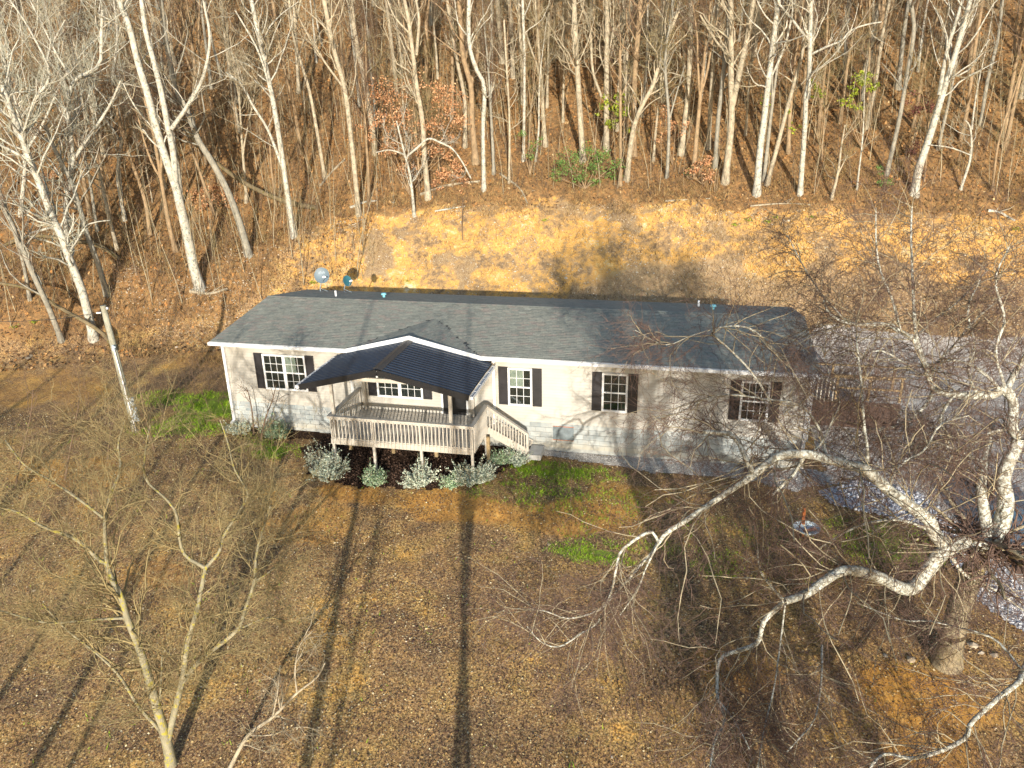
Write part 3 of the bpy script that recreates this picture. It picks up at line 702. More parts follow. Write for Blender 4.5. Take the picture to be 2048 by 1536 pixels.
# shingles
EXP, TAB = .143, .305
def shingle_plane(O, u, v, ulen, vlen, test=None, parts=0):
    O, u, v = (np.array(q, float) for q in (O, u, v)); u /= np.linalg.norm(u); v /= np.linalg.norm(v); n = np.cross(u, v)
    if n[2] < 0: n = -n
    items = []
    rows = int(math.ceil(vlen/EXP))
    for r in range(rows):
        off = (r % 2)*TAB/2+((r*7) % 3)*.05
        k = -1
        while k*TAB+off < ulen:
            a = max(0, k*TAB+off); b = min(ulen, (k+1)*TAB+off); k += 1
            if b-a < .04: continue
            c0, c1 = r*EXP, min(vlen, (r+1)*EXP)
            if test is not None and not test(O+u*(a+b)/2+v*(c0+c1)/2): continue
            items.append((a, b, c0, c1))
    return O, u, v, n, items
def sh_verts(O, u, v, n, a, b, c0, c1):
    h0 = .009+random.uniform(-.001, .003); h1 = .004; g_ = .006
    P = lambda s, t, h: O+u*s+v*t+n*h
    c1 = c1+.012
    return [P(a+g_/2, c0, .0005), P(b-g_/2, c0, .0005), P(b-g_/2, c0, h0), P(a+g_/2, c0, h0), P(a+g_/2, c1, h1), P(b-g_/2, c1, h1)], [(0, 1, 2, 3), (3, 2, 5, 4), (0, 3, 4), (1, 5, 2)]
slope_len = math.hypot(YR-YE, ZR-ZE); back_len = math.hypot(YB-YR, ZR-ZB)
DA = np.array((5.70, YE-.02, 3.755)); DP = np.array((8.22, YE-.02, 4.165)); DQ = np.array((8.22, 2.6, 4.155)); DT = np.array((8.22, YE-.02, 4.375)); DB = np.array((10.86, YE-.02, 3.755))
def in_dormer(p):
    return in_poly(np.array([p[0]]), np.array([p[1]]), [DA[:2], DQ[:2], DB[:2]])[0]
fr_ = shingle_plane((RX0, YE-.03, ZE+.001), (1, 0, 0), (0, YR-YE, ZR-ZE), RX1-RX0, slope_len+.02, lambda p: not in_dormer(p))
O, u, v, n, items = fr_
# the 300 that show largest: the nearest ones, low on the right half of the front slope
key = [np.linalg.norm(O+u*a+v*c0-CAM) for a, b, c0, c1 in items]; order = np.argsort(key); big = set([i for i in order if items[i][1]-items[i][0] > TAB-.01][:296])
vv, ff = [], []
shm = []
for s in range(3):
    P, Q = sh_verts(np.zeros(3), u, v, n, 0, TAB, 0, EXP); me_ = bpy.data.meshes.new('shingle'); me_.from_pydata([tuple(p) for p in P], [], Q); me_.materials.append(M['shingle']); shm.append(me_)
for i, (a, b, c0, c1) in enumerate(items):
    if i in big: link('shingle', shm[i % 3], None, roof, tuple(O+u*a+v*c0))
    else:
        P, Q = sh_verts(O, u, v, n, a, b, c0, c1); k = len(vv); vv += [tuple(p) for p in P]; ff += [tuple(k+q for q in f) for f in Q]
def add_items(pl):
    O, u, v, n, items = pl
    for (a, b, c0, c1) in items:
        P, Q = sh_verts(O, u, v, n, a, b, c0, c1); k = len(vv); vv.extend(tuple(p) for p in P); ff.extend(tuple(k+q for q in f) for f in Q)
add_items(shingle_plane((RX1, YB+.03, ZB+.001), (-1, 0, 0), (0, YR-YB, ZR-ZB), RX1-RX0, back_len))
# dormer slopes
dm = MB(); dm.poly([DA, DP, DQ]); dm.poly([DP, DB, DQ]); dm.build('dormer_slope', M['underlay'], roof)
for A_, sg in ((DA, 1), (DB, -1)):
    v_ = (DP-A_); L_ = np.linalg.norm(v_); v_ = v_/L_
    u_ = (DQ-DP); u_ = u_-v_*(u_@v_); UL = np.linalg.norm(u_)+.0; u_ /= np.linalg.norm(u_)
    tri = [A_[:2], DP[:2], DQ[:2]]
    pl = shingle_plane(A_, u_, v_, UL+1.5, L_, lambda p, tri=tri: in_poly(np.array([p[0]]), np.array([p[1]]), tri)[0]); add_items(pl)
mes = bpy.data.meshes.new('shingle_field'); mes.from_pydata(vv, [], ff); mes.update()
link('shingle_field', mes, M['shingles'], roof)['kind'] = 'stuff'
rc = MB()
x = RX0
while x < RX1-.05:
    x1 = min(RX1, x+.22)
    rc.quad((x, YR-.13, ZR-.0165+.022), (x1, YR-.13, ZR-.0165+.018), (x1, YR, ZR+.024), (x, YR, ZR+.028)); rc.quad((x, YR, ZR+.028), (x1, YR, ZR+.024), (x1, YR+.13, ZR-.021+.018), (x, YR+.13, ZR-.021+.022)); x = x1
rc.build('ridge_shingles', M['shingles'], roof)['kind'] = 'stuff'
# gable front over the porch
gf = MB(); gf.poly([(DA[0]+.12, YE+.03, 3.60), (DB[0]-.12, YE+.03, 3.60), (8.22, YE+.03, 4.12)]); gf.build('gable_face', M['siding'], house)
for A_, B_ in ((DA, DT), (DB, DT)):
    d_ = (B_-A_); w = MB(); a0 = A_-d_/np.linalg.norm(d_)*.05
    yy0, yy1 = YE-.075, YE-.03
    hh = .22; n0 = len(w.v)
    pts = [(a0[0], a0[2]+.015), (B_[0], B_[2]+.02), (B_[0], B_[2]+.02-hh), (a0[0], a0[2]+.015-hh)]
    F0 = [(p[0], yy0, p[1]) for p in pts]; F1 = [(p[0], yy1, p[1]) for p in pts]
    w.poly(F0); w.poly(F1)
    for i in range(4): w.quad(F0[i], F0[(i+1) % 4], F1[(i+1) % 4], F1[i])
    w.build('rake_trim', M['white'], house)
def on_rear(px, py):
    d = ray(px, py); s = (ZR-ZB)/(YB-YR); t = (ZR-s*(CAM[1]-YR)-CAM[2])/(d[2]+s*d[1]); return CAM+d*t
for px, py, kind in ((672, 593, 'p'), (768, 595, 'c'), (1397, 613, 'p'), (1426, 619, 'c')):
    P = on_rear(px, py)
    if kind == 'p': s = MB(); s.cyl(P-np.array([0, 0, .05]), P+np.array([0, 0, .27]), .045); s.build('vent_pipe', M['white'], roof)
    else: s = MB(); s.cyl(P-np.array([0, 0, .05]), P+np.array([0, 0, .14]), .06); s.cyl(P+np.array([0, 0, .14]), P+np.array([0, 0, .21]), .13, .10); s.build('roof_vent', M['vent'], roof)
cs = MB(); cs.box(12.70, 13.2, -1.0, -.12, -.1, .10); tag(cs.build('landing_slab', M['concrete']), 'small tan concrete slab at the foot of the porch stairs', 'slab')

# ------------------------------------------------------------------ porch
PX0, PX1, PY, PZ, RT = 5.84, 11.12, -2.86, 1.10, 1.98
porch = empty('porch', (0, 0, 0), 'tan wooden porch with railings, stairs and a dark ribbed metal gable roof', 'porch')
nb = 20; bw = (-PY-.04)/nb
bm_ = MB(); bm_.box(0, PX1-PX0, 0, bw-.008, 0, .028); bmm = bm_.mesh('deck_board'); bmm.materials.append(M['deck'])
for i in range(nb): link('deck_board', bmm, None, porch, (PX0, PY+.01+i*bw, PZ-.028+random.uniform(-.002, .002)))
w = MB(); w.box(PX0-.04, PX1+.04, PY-.03, PY+.01, .86, PZ-.03); w.build('rim_board', M['post'], porch)
for x in (PX0-.04, PX1): w = MB(); w.box(x, x+.04, PY+.012, -.07, .86, PZ-.03); w.build('rim_board', M['post'], porch)
w = MB()
for i in range(12): w.box(PX0+.3+i*.43, PX0+.34+i*.43, PY+.02, -.08, .88, PZ-.032)
w.build('joists', M['rawwood'], porch)['kind'] = 'stuff'
# balusters
bal = MB(); bal.box(-.019, .019, -.019, .019, 0, 1.0); bal_m = bal.mesh('baluster'); bal_m.materials.append(M['post'])
nbx = 38
for i in range(nbx):
    x = PX0+.03+(PX1-PX0-.06)*i/(nbx-1)
    link('baluster', bal_m, None, porch, (x, PY-.053, .89))
for xx, y0, y1, nn in ((PX0-.063, PY+.12, -.1, 19), (PX1+.063, PY+.10, -1.02, 15)):
    for i in range(nn): link('baluster', bal_m, None, porch, (xx, y0+(y1-y0)*i/(nn-1), .89))
def rail(a, b, nm='top_rail'):
    w = MB(); w.beam(a, b, .145, .04); 
    a2 = np.array(a, float); b2 = np.array(b, float); a2[2] -= .07; b2[2] -= .07; w.beam(a2, b2, .04, .09); w.build(nm, M['post'], porch)
rail((PX0-.09, PY-.02, RT-.02), (PX1+.09, PY-.02, RT-.02)); rail((PX0-.03, PY+.06, RT-.02), (PX0-.03, -.06, RT-.02)); rail((PX1+.03, PY+.06, RT-.02), (PX1+.03, -.93, RT-.02))
for x in (5.86, 7.42, 9.22, 11.10): w = MB(); w.box(x-.045, x+.045, PY+.012, PY+.10, -.15, RT-.045); w.build('post', M['post'], porch)
w = MB(); w.box(11.075, 11.165, -.98, -.89, -.12, RT-.045); w.build('post', M['post'], porch)
w = MB(); w.box(PX0-.075, PX0+.015, -.16, -.07, PZ, RT-.045); w.build('post', M['post'], porch)
for px, py in ((702, 890), (787, 896), (873, 903), (976, 870)):
    d_ = ray(px, py); t__ = (-1.35-CAM[1])/d_[1]; X_ = (CAM+d_*t__)[0]
    w = MB(); w.box(X_-.06, X_+.06, -1.41, -1.29, -.1, .88); w.build('inner_post', M['rawwood'], porch)
# roof posts
for x, y in ((5.93, -2.70), (10.35, -2.70), (6.02, -.09), (10.42, -.09)):
    w = MB(); w.box(x-.055, x+.055, y-.055, y+.055, PZ, 3.32); w.build('roof_post', M['post'], porch)
# stairs
sx0, sx1, sy0, sy1 = PX1+.045, 12.66, -.93, -.12
nst = 5
for i in range(nst):
    xa = sx0+(sx1-sx0)*i/nst; z = PZ-(i+1)*(PZ-.12)/(nst+1)
    w = MB(); w.box(xa, xa+(sx1-sx0)/nst+.02, sy0+.04, sy1, z-.04, z); w.build('stair_tread', M['deck'], porch)
    w = MB(); w.box(xa, xa+.02, sy0+.04, sy1, z, z+.15); w.build('stair_riser', M['post'], porch)
for y in (sy0, sy1+.02):
    w = MB(); w.beam((sx0, y, PZ-.15), (sx1+.05, y, .14), .04, .30); w.build('stringer', M['post'], porch)
zt0, zt1 = RT, .97
slope_rail = MB()
rail((PX1+.06, sy0-.02, RT-.02), (sx1+.06, sy0-.02, zt1-.02), 'stair_rail')
for i in range(13):
    t = (i+.7)/13.3; x = PX1+.1+(sx1-PX1-.1)*t; zt = (RT-.07)+(zt1-RT)*t
    w = MB(); w.box(x-.019, x+.019, sy0-.061, sy0-.023, zt-.92, zt); w.build('baluster', M['post'], porch)
w = MB(); w.box(sx1, sx1+.09, sy0-.06, sy0+.03, -.05, zt1-.03); w.build('post', M['post'], porch)
# porch roof
EX0, EX1, EZ, RXX, RZ_, PF, PB = 5.33, 11.36, 3.50, 8.20, 4.20, -3.82, -.66
for side in (0, 1):
    E_ = np.array((EX0 if side == 0 else EX1, 0, EZ)); Rr = np.array((RXX, 0, RZ_)); dv = Rr-E_; Ls = np.linalg.norm(dv); dv /= Ls
    nn = np.cross(dv, (0, 1, 0)); nn = nn if nn[2] > 0 else -nn
    npan = 4; pw = (PB-PF)/npan; ribs = 4
    pm = MB()
    for r in range(ribs):
        y0 = r*pw/ribs; st = pw/ribs
        prof = [(y0, .0), (y0+st*.52, .0), (y0+st*.60, .024), (y0+st*.84, .024), (y0+st*.93, .0), (y0+st, .0)]
        for (ya, ha), (yb2, hb) in zip(prof[:-1], prof[1:]):
            p = [E_-E_+nn*ha+np.array((0, ya, 0)), E_-E_+nn*hb+np.array((0, yb2, 0)), dv*Ls+nn*hb+np.array((0, yb2, 0)), dv*Ls+nn*ha+np.array((0, ya, 0))]
            pm.quad(*p)
    pmesh = pm.mesh('roof_panel'); pmesh.materials.append(M['navy'])
    for k in range(npan): link('roof_panel', pmesh, None, porch, (E_[0], PF+k*pw, E_[2]+.006*(k % 2)))
    w = MB()      # underside
    q = [np.array((E_[0], PF, EZ-.035)), np.array((E_[0], PB, EZ-.035)), np.array((RXX, PB, RZ_-.035)), np.array((RXX, PF, RZ_-.035))]; w.quad(*q); w.build('roof_underside', M['blackfascia'], porch)
    w = MB(); w.beam((E_[0], PF-.012, EZ-.09), (RXX, PF-.012, RZ_-.09), .03, .21); w.build('front_fascia', M['blackfascia'], porch)
    sg = -1 if side == 0 else 1; w = MB()
    xg = E_[0]+sg*.03
    w.box(min(xg, xg+sg*.11), max(xg, xg+sg*.11), PF-.03, PB, EZ-.14, EZ-.128); w.box(min(xg+sg*.10, xg+sg*.112), max(xg+sg*.10, xg+sg*.112), PF-.03, PB, EZ-.128, EZ-.03); w.box(min(xg, xg+sg*.012), max(xg, xg+sg*.012), PF-.03, PB, EZ-.128, EZ-.03)
    w.box(min(xg+sg*.012, xg+sg*.10), max(xg+sg*.012, xg+sg*.10), PF-.03, PF-.018, EZ-.128, EZ-.03)
    for yy in np.arange(PF+.5, PB, .62): w.box(min(xg+sg*.012, xg+sg*.10), max(xg+sg*.012, xg+sg*.10), yy, yy+.03, EZ-.05, EZ-.035)
    w.build('gutter', M['white'], porch)
w = MB(); 
for sg in (-1, 1):
    w.quad((RXX, PF-.02, RZ_+.05), (RXX, PB, RZ_+.05), (RXX+sg*.17, PB, RZ_+.008), (RXX+sg*.17, PF-.02, RZ_+.008))
    w.quad((RXX+sg*.17, PF-.02, RZ_+.008), (RXX+sg*.17, PB, RZ_+.008), (RXX+sg*.175, PB, RZ_-.02), (RXX+sg*.175, PF-.02, RZ_-.02))
w.build('ridge_cap', plain('brown_black_cap', (.045, .042, .038), .45), porch)
for y in (-2.70, -.30):
    w = MB(); w.box(5.45, 11.25, y-.045, y+.045, 3.32, 3.46); w.build('beam', M['post'] if y < -1 else M['blackfascia'], porch)

# ------------------------------------------------------------------ satellite dishes
def dish(base, center, rad, facing, mat, label, logo=False, arm=(.5, -.35)):
    root = empty('satellite_dish', tuple(base), label, 'satellite dish', 'satellite dishes on the roof')
    f_ = np.array(facing, float); f_ /= np.linalg.norm(f_); u_ = np.cross((0, 0, 1.), f_); u_ /= np.linalg.norm(u_); w_ = np.cross(f_, u_); c = np.array(center)
    mb = MB(); nr, na = 5, 28; rings = []
    for s_, off in ((0, 0), (1, -.018)):
        for i in range(nr+1):
            r = rad*i/nr
            rings.append([tuple(c+u_*r*math.cos(a)+w_*r*1.06*math.sin(a)+f_*(.16*rad*(i/nr)**2+off)) for a in np.arange(na)*2*math.pi/na])
    for s_ in (0, 1):
        for i in range(nr):
            A_, B_ = rings[s_*(nr+1)+i], rings[s_*(nr+1)+i+1]
            for j in range(na): mb.quad(A_[j], A_[(j+1) % na], B_[(j+1) % na], B_[j])
    A_, B_ = rings[nr], rings[2*nr+1]
    for j in range(na): mb.quad(A_[j], A_[(j+1) % na], B_[(j+1) % na], B_[j])
    r_ = mb.build('reflector', mat, root)
    b = MB(); e = c-w_*rad*.95+f_*.03; tip = c+u_*arm[0]*rad+w_*arm[1]*rad+f_*rad*1.25
    b.cyl(e, tip, .014, n=8); b.build('feed_arm', M['galv'], root)
    b = MB(); b.cyl(tip+f_*.05, tip-f_*.10, .05, .035, n=10); b.beam(tip-u_*.09, tip+u_*.09, .05, .05); b.build('receiver', M['white'], root)
    b = MB(); k = c-f_*.06; b.cyl(k, np.array(base)+np.array((0, 0, .18)), .022, n=8); b.cyl(np.array(base)+np.array((0, 0, .18)), base, .022, n=8)
    b.cyl(np.array(base)+np.array((0, 0, .16)), np.array(base)+np.array((.32, .18, -.03)), .011, n=6); b.box(base[0]-.10, base[0]+.10, base[1]-.08, base[1]+.08, base[2]-.02, base[2]+.015); b.build('mast', M['galv'], root)
    if logo:
        cu = bpy.data.curves.new('lettering', 'FONT'); cu.body = 'dish'; cu.size = .19; cu.extrude = .002; cu.align_x = 'CENTER'; cu.shear = .3
        to = bpy.data.objects.new('tmp', cu); COL.objects.link(to); bpy.context.view_layer.update()
        me_ = bpy.data.meshes.new_from_object(to.evaluated_get(bpy.context.evaluated_depsgraph_get())); bpy.data.objects.remove(to)
        uu = -u_ if u_@AR < 0 else u_; ff_ = np.cross(uu, w_); cc = c+w_*rad*.22-uu*rad*.05+f_*.035
        me_.transform(Matrix(((uu[0], w_[0], ff_[0], cc[0]), (uu[1], w_[1], ff_[1], cc[1]), (uu[2], w_[2], ff_[2], cc[2]), (0, 0, 0, 1))))
        me_.materials.clear(); link('lettering', local(root, me_), M['dishletter'], root)
b1 = on_rear(641, 583); c1 = on_plane(644, 551, b1, -.15)
dish(b1, c1, .36, (.25, -.85, .30), M['dishface'], 'larger round grey satellite dish facing the yard, nearest the roof end', True)
b2 = on_rear(689, 585); c2 = on_plane(694, 562, b2, -.1)
dish(b2, c2, .25, (.93, -.42, .35), M['teal'], 'smaller teal satellite dish turned sideways with its arm pointing right', arm=(-.1, -.2))

# ------------------------------------------------------------------ utility pole, meter, wires
pb = hit(272, 864); ptop = on_plane(206, 611, pb, 0)
pole = empty('utility_pole', tuple(pb), 'leaning weathered wooden utility pole with meter box beside the house', 'utility pole')
w = MB(); w.cyl(pb-np.array((0, 0, .3)), ptop, .135, .11, 14); w.build('pole_shaft', M['pole'], pole)
dv = ptop-pb; L_ = np.linalg.norm(dv); dv /= L_; sdv = np.cross(dv, FH); sdv /= np.linalg.norm(sdv); sdv = sdv if sdv@AR > 0 else -sdv
def pp(t, s=0., f=0.): return pb+dv*L_*t+sdv*s-FH*f
w = MB(); w.cyl(pp(.02, .09, .14), pp(.67, .06, .14), .028, n=8); w.build('conduit', M['white'], pole)
w = MB(); w.beam(pp(.10, .25, .10), pp(.21, .25, .10), .20, .14, up=-FH); w.build('meter_box', M['galv'], pole)
w = MB(); w.beam(pp(.225, .24, .10), pp(.29, .24, .10), .19, .14, up=-FH); w.cyl(pp(.26, .24, .14), pp(.26, .24, .26), .07, n=12); w.build('meter', M['galv'], pole)
w = MB(); w.cyl(pp(.67, .06, .16), pp(.71, .06, .16), .07, .05, 10); w.cyl(pp(.70, .06, .16), pp(.69, .16, .16), .05, .03, 10); w.build('weatherhead', M['dishletter'], pole)
w = MB(); w.cyl(pp(.95, -.12, .05), pp(.95, -.30, .05), .03, n=8); w.cyl(pp(.98, .14, .05), pp(.98, .2, .05), .05, n=8); w.build('insulator', M['white'], pole)
wr = resample([pp(.95, -.25, .05), pp(.92, -2.5, .0), pp(.95, -6., 0.), pp(1.05, -12, 0)], 20)[None]
tag(link('service_wire', tubes_mesh('service_wire', [(wr, np.full((1, 20), .012), 4)]), M['wire']), 'thin dark overhead wire running left from the utility pole', 'wire')

# ------------------------------------------------------------------ fire bowl and rusty cone
P = hit(1612, 1068)
fb = empty('fire_bowl', tuple(P), 'round pale blue metal bowl lying on the grass near the white rocks', 'bowl')
mb = MB(); na = 24; R_ = .40
rg = [[(P[0]+R_*s*math.cos(a), P[1]+R_*s*math.sin(a), P[2]+.10+h) for a in np.arange(na)*2*math.pi/na] for s, h in ((.02, 0), (.45, .02), (.8, .07), (1, .15), (1.02, .14), (.8, .045), (.4, -.02))]
for A_, B_ in zip(rg[:-1], rg[1:]):
    for j in range(na): mb.quad(A_[j], A_[(j+1) % na], B_[(j+1) % na], B_[j])
mb.build('bowl', plain('pale_blue_enamel', (.62, .74, .85), .4, var=.35, scale=5), fb)
mb = MB()
for a in (0, 2.1, 4.2): mb.cyl((P[0]+.25*math.cos(a), P[1]+.25*math.sin(a), P[2]+.1), (P[0]+.3*math.cos(a), P[1]+.3*math.sin(a), P[2]-.02), .015, n=6)
mb.build('feet', M['rust'], fb)
mb = MB(); mb.beam((P[0]-.1, P[1]-.12, P[2]+.16), (P[0]+.28, P[1]+.06, P[2]+.19), .12, .03); mb.build('burnt_board', plain('orange_flakes', (.55, .25, .16), .8, var=.5, scale=14), fb)
Q = hit(1606, 1054)
cone = empty('rusty_chimney', tuple(Q), 'tapering orange rusty pipe standing behind the pale blue bowl', 'pipe')
mb = MB(); mb.cyl(Q-np.array((0, 0, .05)), Q+np.array((-.03, 0, .62)), .065, .04, 12); mb.cyl(Q+np.array((-.03, 0, .62)), Q+np.array((-.03, 0, .68)), .05, .03, 12); mb.build('pipe', M['rust'], cone)
mb = MB(); mb.cyl(Q-np.array((0, 0, .05)), Q+np.array((0, 0, .03)), .14, .11, 12); mb.build('base', M['rust'], cone)

# ------------------------------------------------------------------ side shed and low metal roofed shed, right
sh = empty('side_deck', (22.8, 4.2, 0), 'small side deck with wooden rails and dark red brown skirting behind the home corner', 'deck')
bd = MB(); bd.box(0, .135, 0, 1.35, 0, .03); bdm = bd.mesh('deck_board'); bdm.materials.append(M['deck'])
for i in range(27): link('deck_board', bdm, None, sh, (22.75+i*.142, 4.2, 1.0+random.uniform(-.002, .002)))
for i in range(27): w = MB(); x = 22.76+i*.142; w.box(x, x+.132, 4.16+.004*(i % 3), 4.185, -.15, .99); w.build('skirting_board', M['redwood'], sh)
for i in range(9): w = MB(); x = 22.86+i*.15; w.box(x-.02, x+.02, 4.10, 4.14, .95, 1.97); w.build('picket', M['post'], sh)
for x in (24.2, 25.4, 26.55):
    w = MB(); w.box(x-.045, x+.045, 4.20, 4.29, 1.03, 2.03); w.build('rail_post', M['rawwood'], sh)
    w = MB(); w.box(x-.045, x+.045, 5.46, 5.55, 1.03, 2.03); w.build('rail_post', M['rawwood'], sh)
for y in (4.245, 5.505):
    w = MB(); w.box(22.75, 26.65, y-.07, y+.07, 2.033, 2.07); w.build('top_rail', M['rawwood'], sh)
    w = MB(); w.box(24.25, 25.35, y-.02, y+.02, 1.48, 1.56); w.box(25.45, 26.5, y-.02, y+.02, 1.48, 1.56); w.build('mid_rail', M['rawwood'], sh)
P = hit(2030, 1165)
ls = empty('metal_shed', tuple(P), 'small shed with a blue grey ribbed metal roof at the right edge', 'shed')
def lp(a, b, z): return (P[0]+a, P[1]+b, P[2]+z)
w = MB(); x0_, y0_ = P[0], P[1]; w.box(x0_+.1, x0_+2.6, y0_+.3, y0_+2.2, P[2]-.3, P[2]+.75); w.build('wall', M['redwood'], ls)
for i in range(6):
    w = MB(); a = -.1+i*.47
    w.quad(lp(a, .1, .80), lp(a+.46, .1, .80), lp(a+.46, 2.4, 1.12), lp(a, 2.4, 1.12))
    w.beam(lp(a+.02, .1, .81), lp(a+.02, 2.4, 1.13), .05, .05); w.beam(lp(a+.24, .1, .81), lp(a+.24, 2.4, 1.13), .03, .035); w.build('roof_panel', M['shedroof'], ls)

# ------------------------------------------------------------------ garden shrubs
def shrub(px, py, wd, ht, mat, label, seed, spiky=1.):
    P = hit(px, py); P[2] -= .02
    r = empty('garden_shrub', tuple(P), label, 'shrub', 'silvery shrubs planted round the porch')
    wd *= 1.55; ht *= 1.05
    n = int(90*wd*wd/.9)+40
    a = rng.random(n)*2*np.pi; q = np.sqrt(rng.random(n))
    lob = .68+.26*np.sin(a*2+seed)+.22*np.sin(a*5+seed*2.3)+.16*rng.normal(size=n)
    S = np.zeros((n, 5, 3)); tipx = q*wd/2*np.clip(lob, .35, 1.35); el = np.sqrt(np.clip(1-q*q*.75, 0, 1))*ht*(.5+.75*rng.random(n))*np.clip(lob+.1, .6, 1.3)
    for j in range(5):
        t = j/4; S[:, j] = np.stack([P[0]+tipx*np.cos(a)*t**.8, P[1]+tipx*np.sin(a)*t**.8, P[2]+el*t**1.15], 1)
    link('stems', local(r, tubes_mesh('stems', [(S, np.linspace(.010, .003, 5)[None]*np.ones((n, 1)), 3)])), M['twig_pale'], r)
    m_ = 20; k = rng.integers(0, n, n*m_); t = .35+.65*rng.random(n*m_)**.7; i = np.minimum((t*4).astype(int), 3); f = (t*4-i)[:, None]
    C = S[k, i]*(1-f)+S[k, i+1]*f+rng.normal(size=(n*m_, 3))*.022
    v_, f_ = quads3(C, .06, .42)
    link('leaves', local(r, mesh_np('leaves', v_, f_)), mat, r)['kind'] = 'stuff'
shrub(478, 866, .85, .45, M['silver'], 'pale sparse silvery shrub at the left corner of the house', 1)
shrub(553, 876, 1.0, .75, M['sage'], 'green silvery shrub below the left double window', 2)
shrub(656, 955, 1.35, 1.0, M['silver'], 'biggest silvery shrub at the left front corner of the porch', 3)
shrub(747, 968, .9, .6, M['sage'], 'smaller sage green shrub in front of the porch, second from the left', 4)
shrub(839, 970, 1.05, .75, M['silver'], 'silvery shrub in front of the third porch post', 5)
shrub(905, 972, .75, .45, M['sage'], 'low sage green shrub squeezed between two silvery ones', 6)
shrub(950, 965, 1.15, .7, M['silver'], 'wide silvery shrub at the right front porch post', 7)
shrub(1002, 930, .7, .55, M['sage'], 'greenish shrub beneath the porch stairs', 8)
shrub(1033, 928, .8, .55, M['silver'], 'silvery shrub beside the bottom of the porch stairs', 9)
P = hit(965, 885); w = MB(); hp = resample([P+np.array((-.1, .4, .5)), P+np.array((0, .2, .35)), P+np.array((.15, -.1, .08)), P+np.array((.3, -.5, .04))], 12)[None]
tag(link('drain_pipe', tubes_mesh('drain_pipe', [(hp, np.full((1, 12), .05), 8)]), M['galv']), 'grey flexible drain pipe curling out beneath the stairs', 'drain pipe')
# ------------------------------------------------------------------ trees traced on the hillside and in the yard
def px_line(pts, base, off0=0., drift=0., n=None, wob=.0, clear=0.):
    """pixels -> 3-D line standing at the depth of the tree's own base, wandering in depth as real limbs do"""
    m_ = len(pts); out = []
    ph = rng.random()*6
    for i, (a, b) in enumerate(pts):
        t = i/max(1, m_-1); of = off0+drift*t+wob*math.sin(ph+t*5)*min(1, t*4); q = on_plane(a, b, base, of)
        k_ = 0
        while clear and k_ < 60 and q[2] < Hs(q[0], q[1])+clear: of -= .25; q = on_plane(a, b, base, of); k_ += 1
        out.append(q)
    out = np.array(out); n = n or max(6, 3*m_)
    return resample(out, n)
def wid(px, P): return px/2/FPX*float((P-CAM)@AF)
def extend(L, ext):
    d_ = L[-1]-L[-4]; d_ /= np.linalg.norm(d_); d_ = d_*.8+np.array((0, 0, .4)); d_ /= np.linalg.norm(d_)
    E_ = [L[-1]+d_*ext*t+rng.normal(size=3)*.15*t for t in (.2, .4, .6, .8, 1.)]
    return np.vstack([L, E_])
def add_mesh(root, name, groups, mat, kind=None):
    groups = [g for g in groups if len(g[0])]
    if not groups: return None
    me = local(root, tubes_mesh(name, groups)); o = link(name, me, mat, root)
    if kind: o['kind'] = kind
    return o
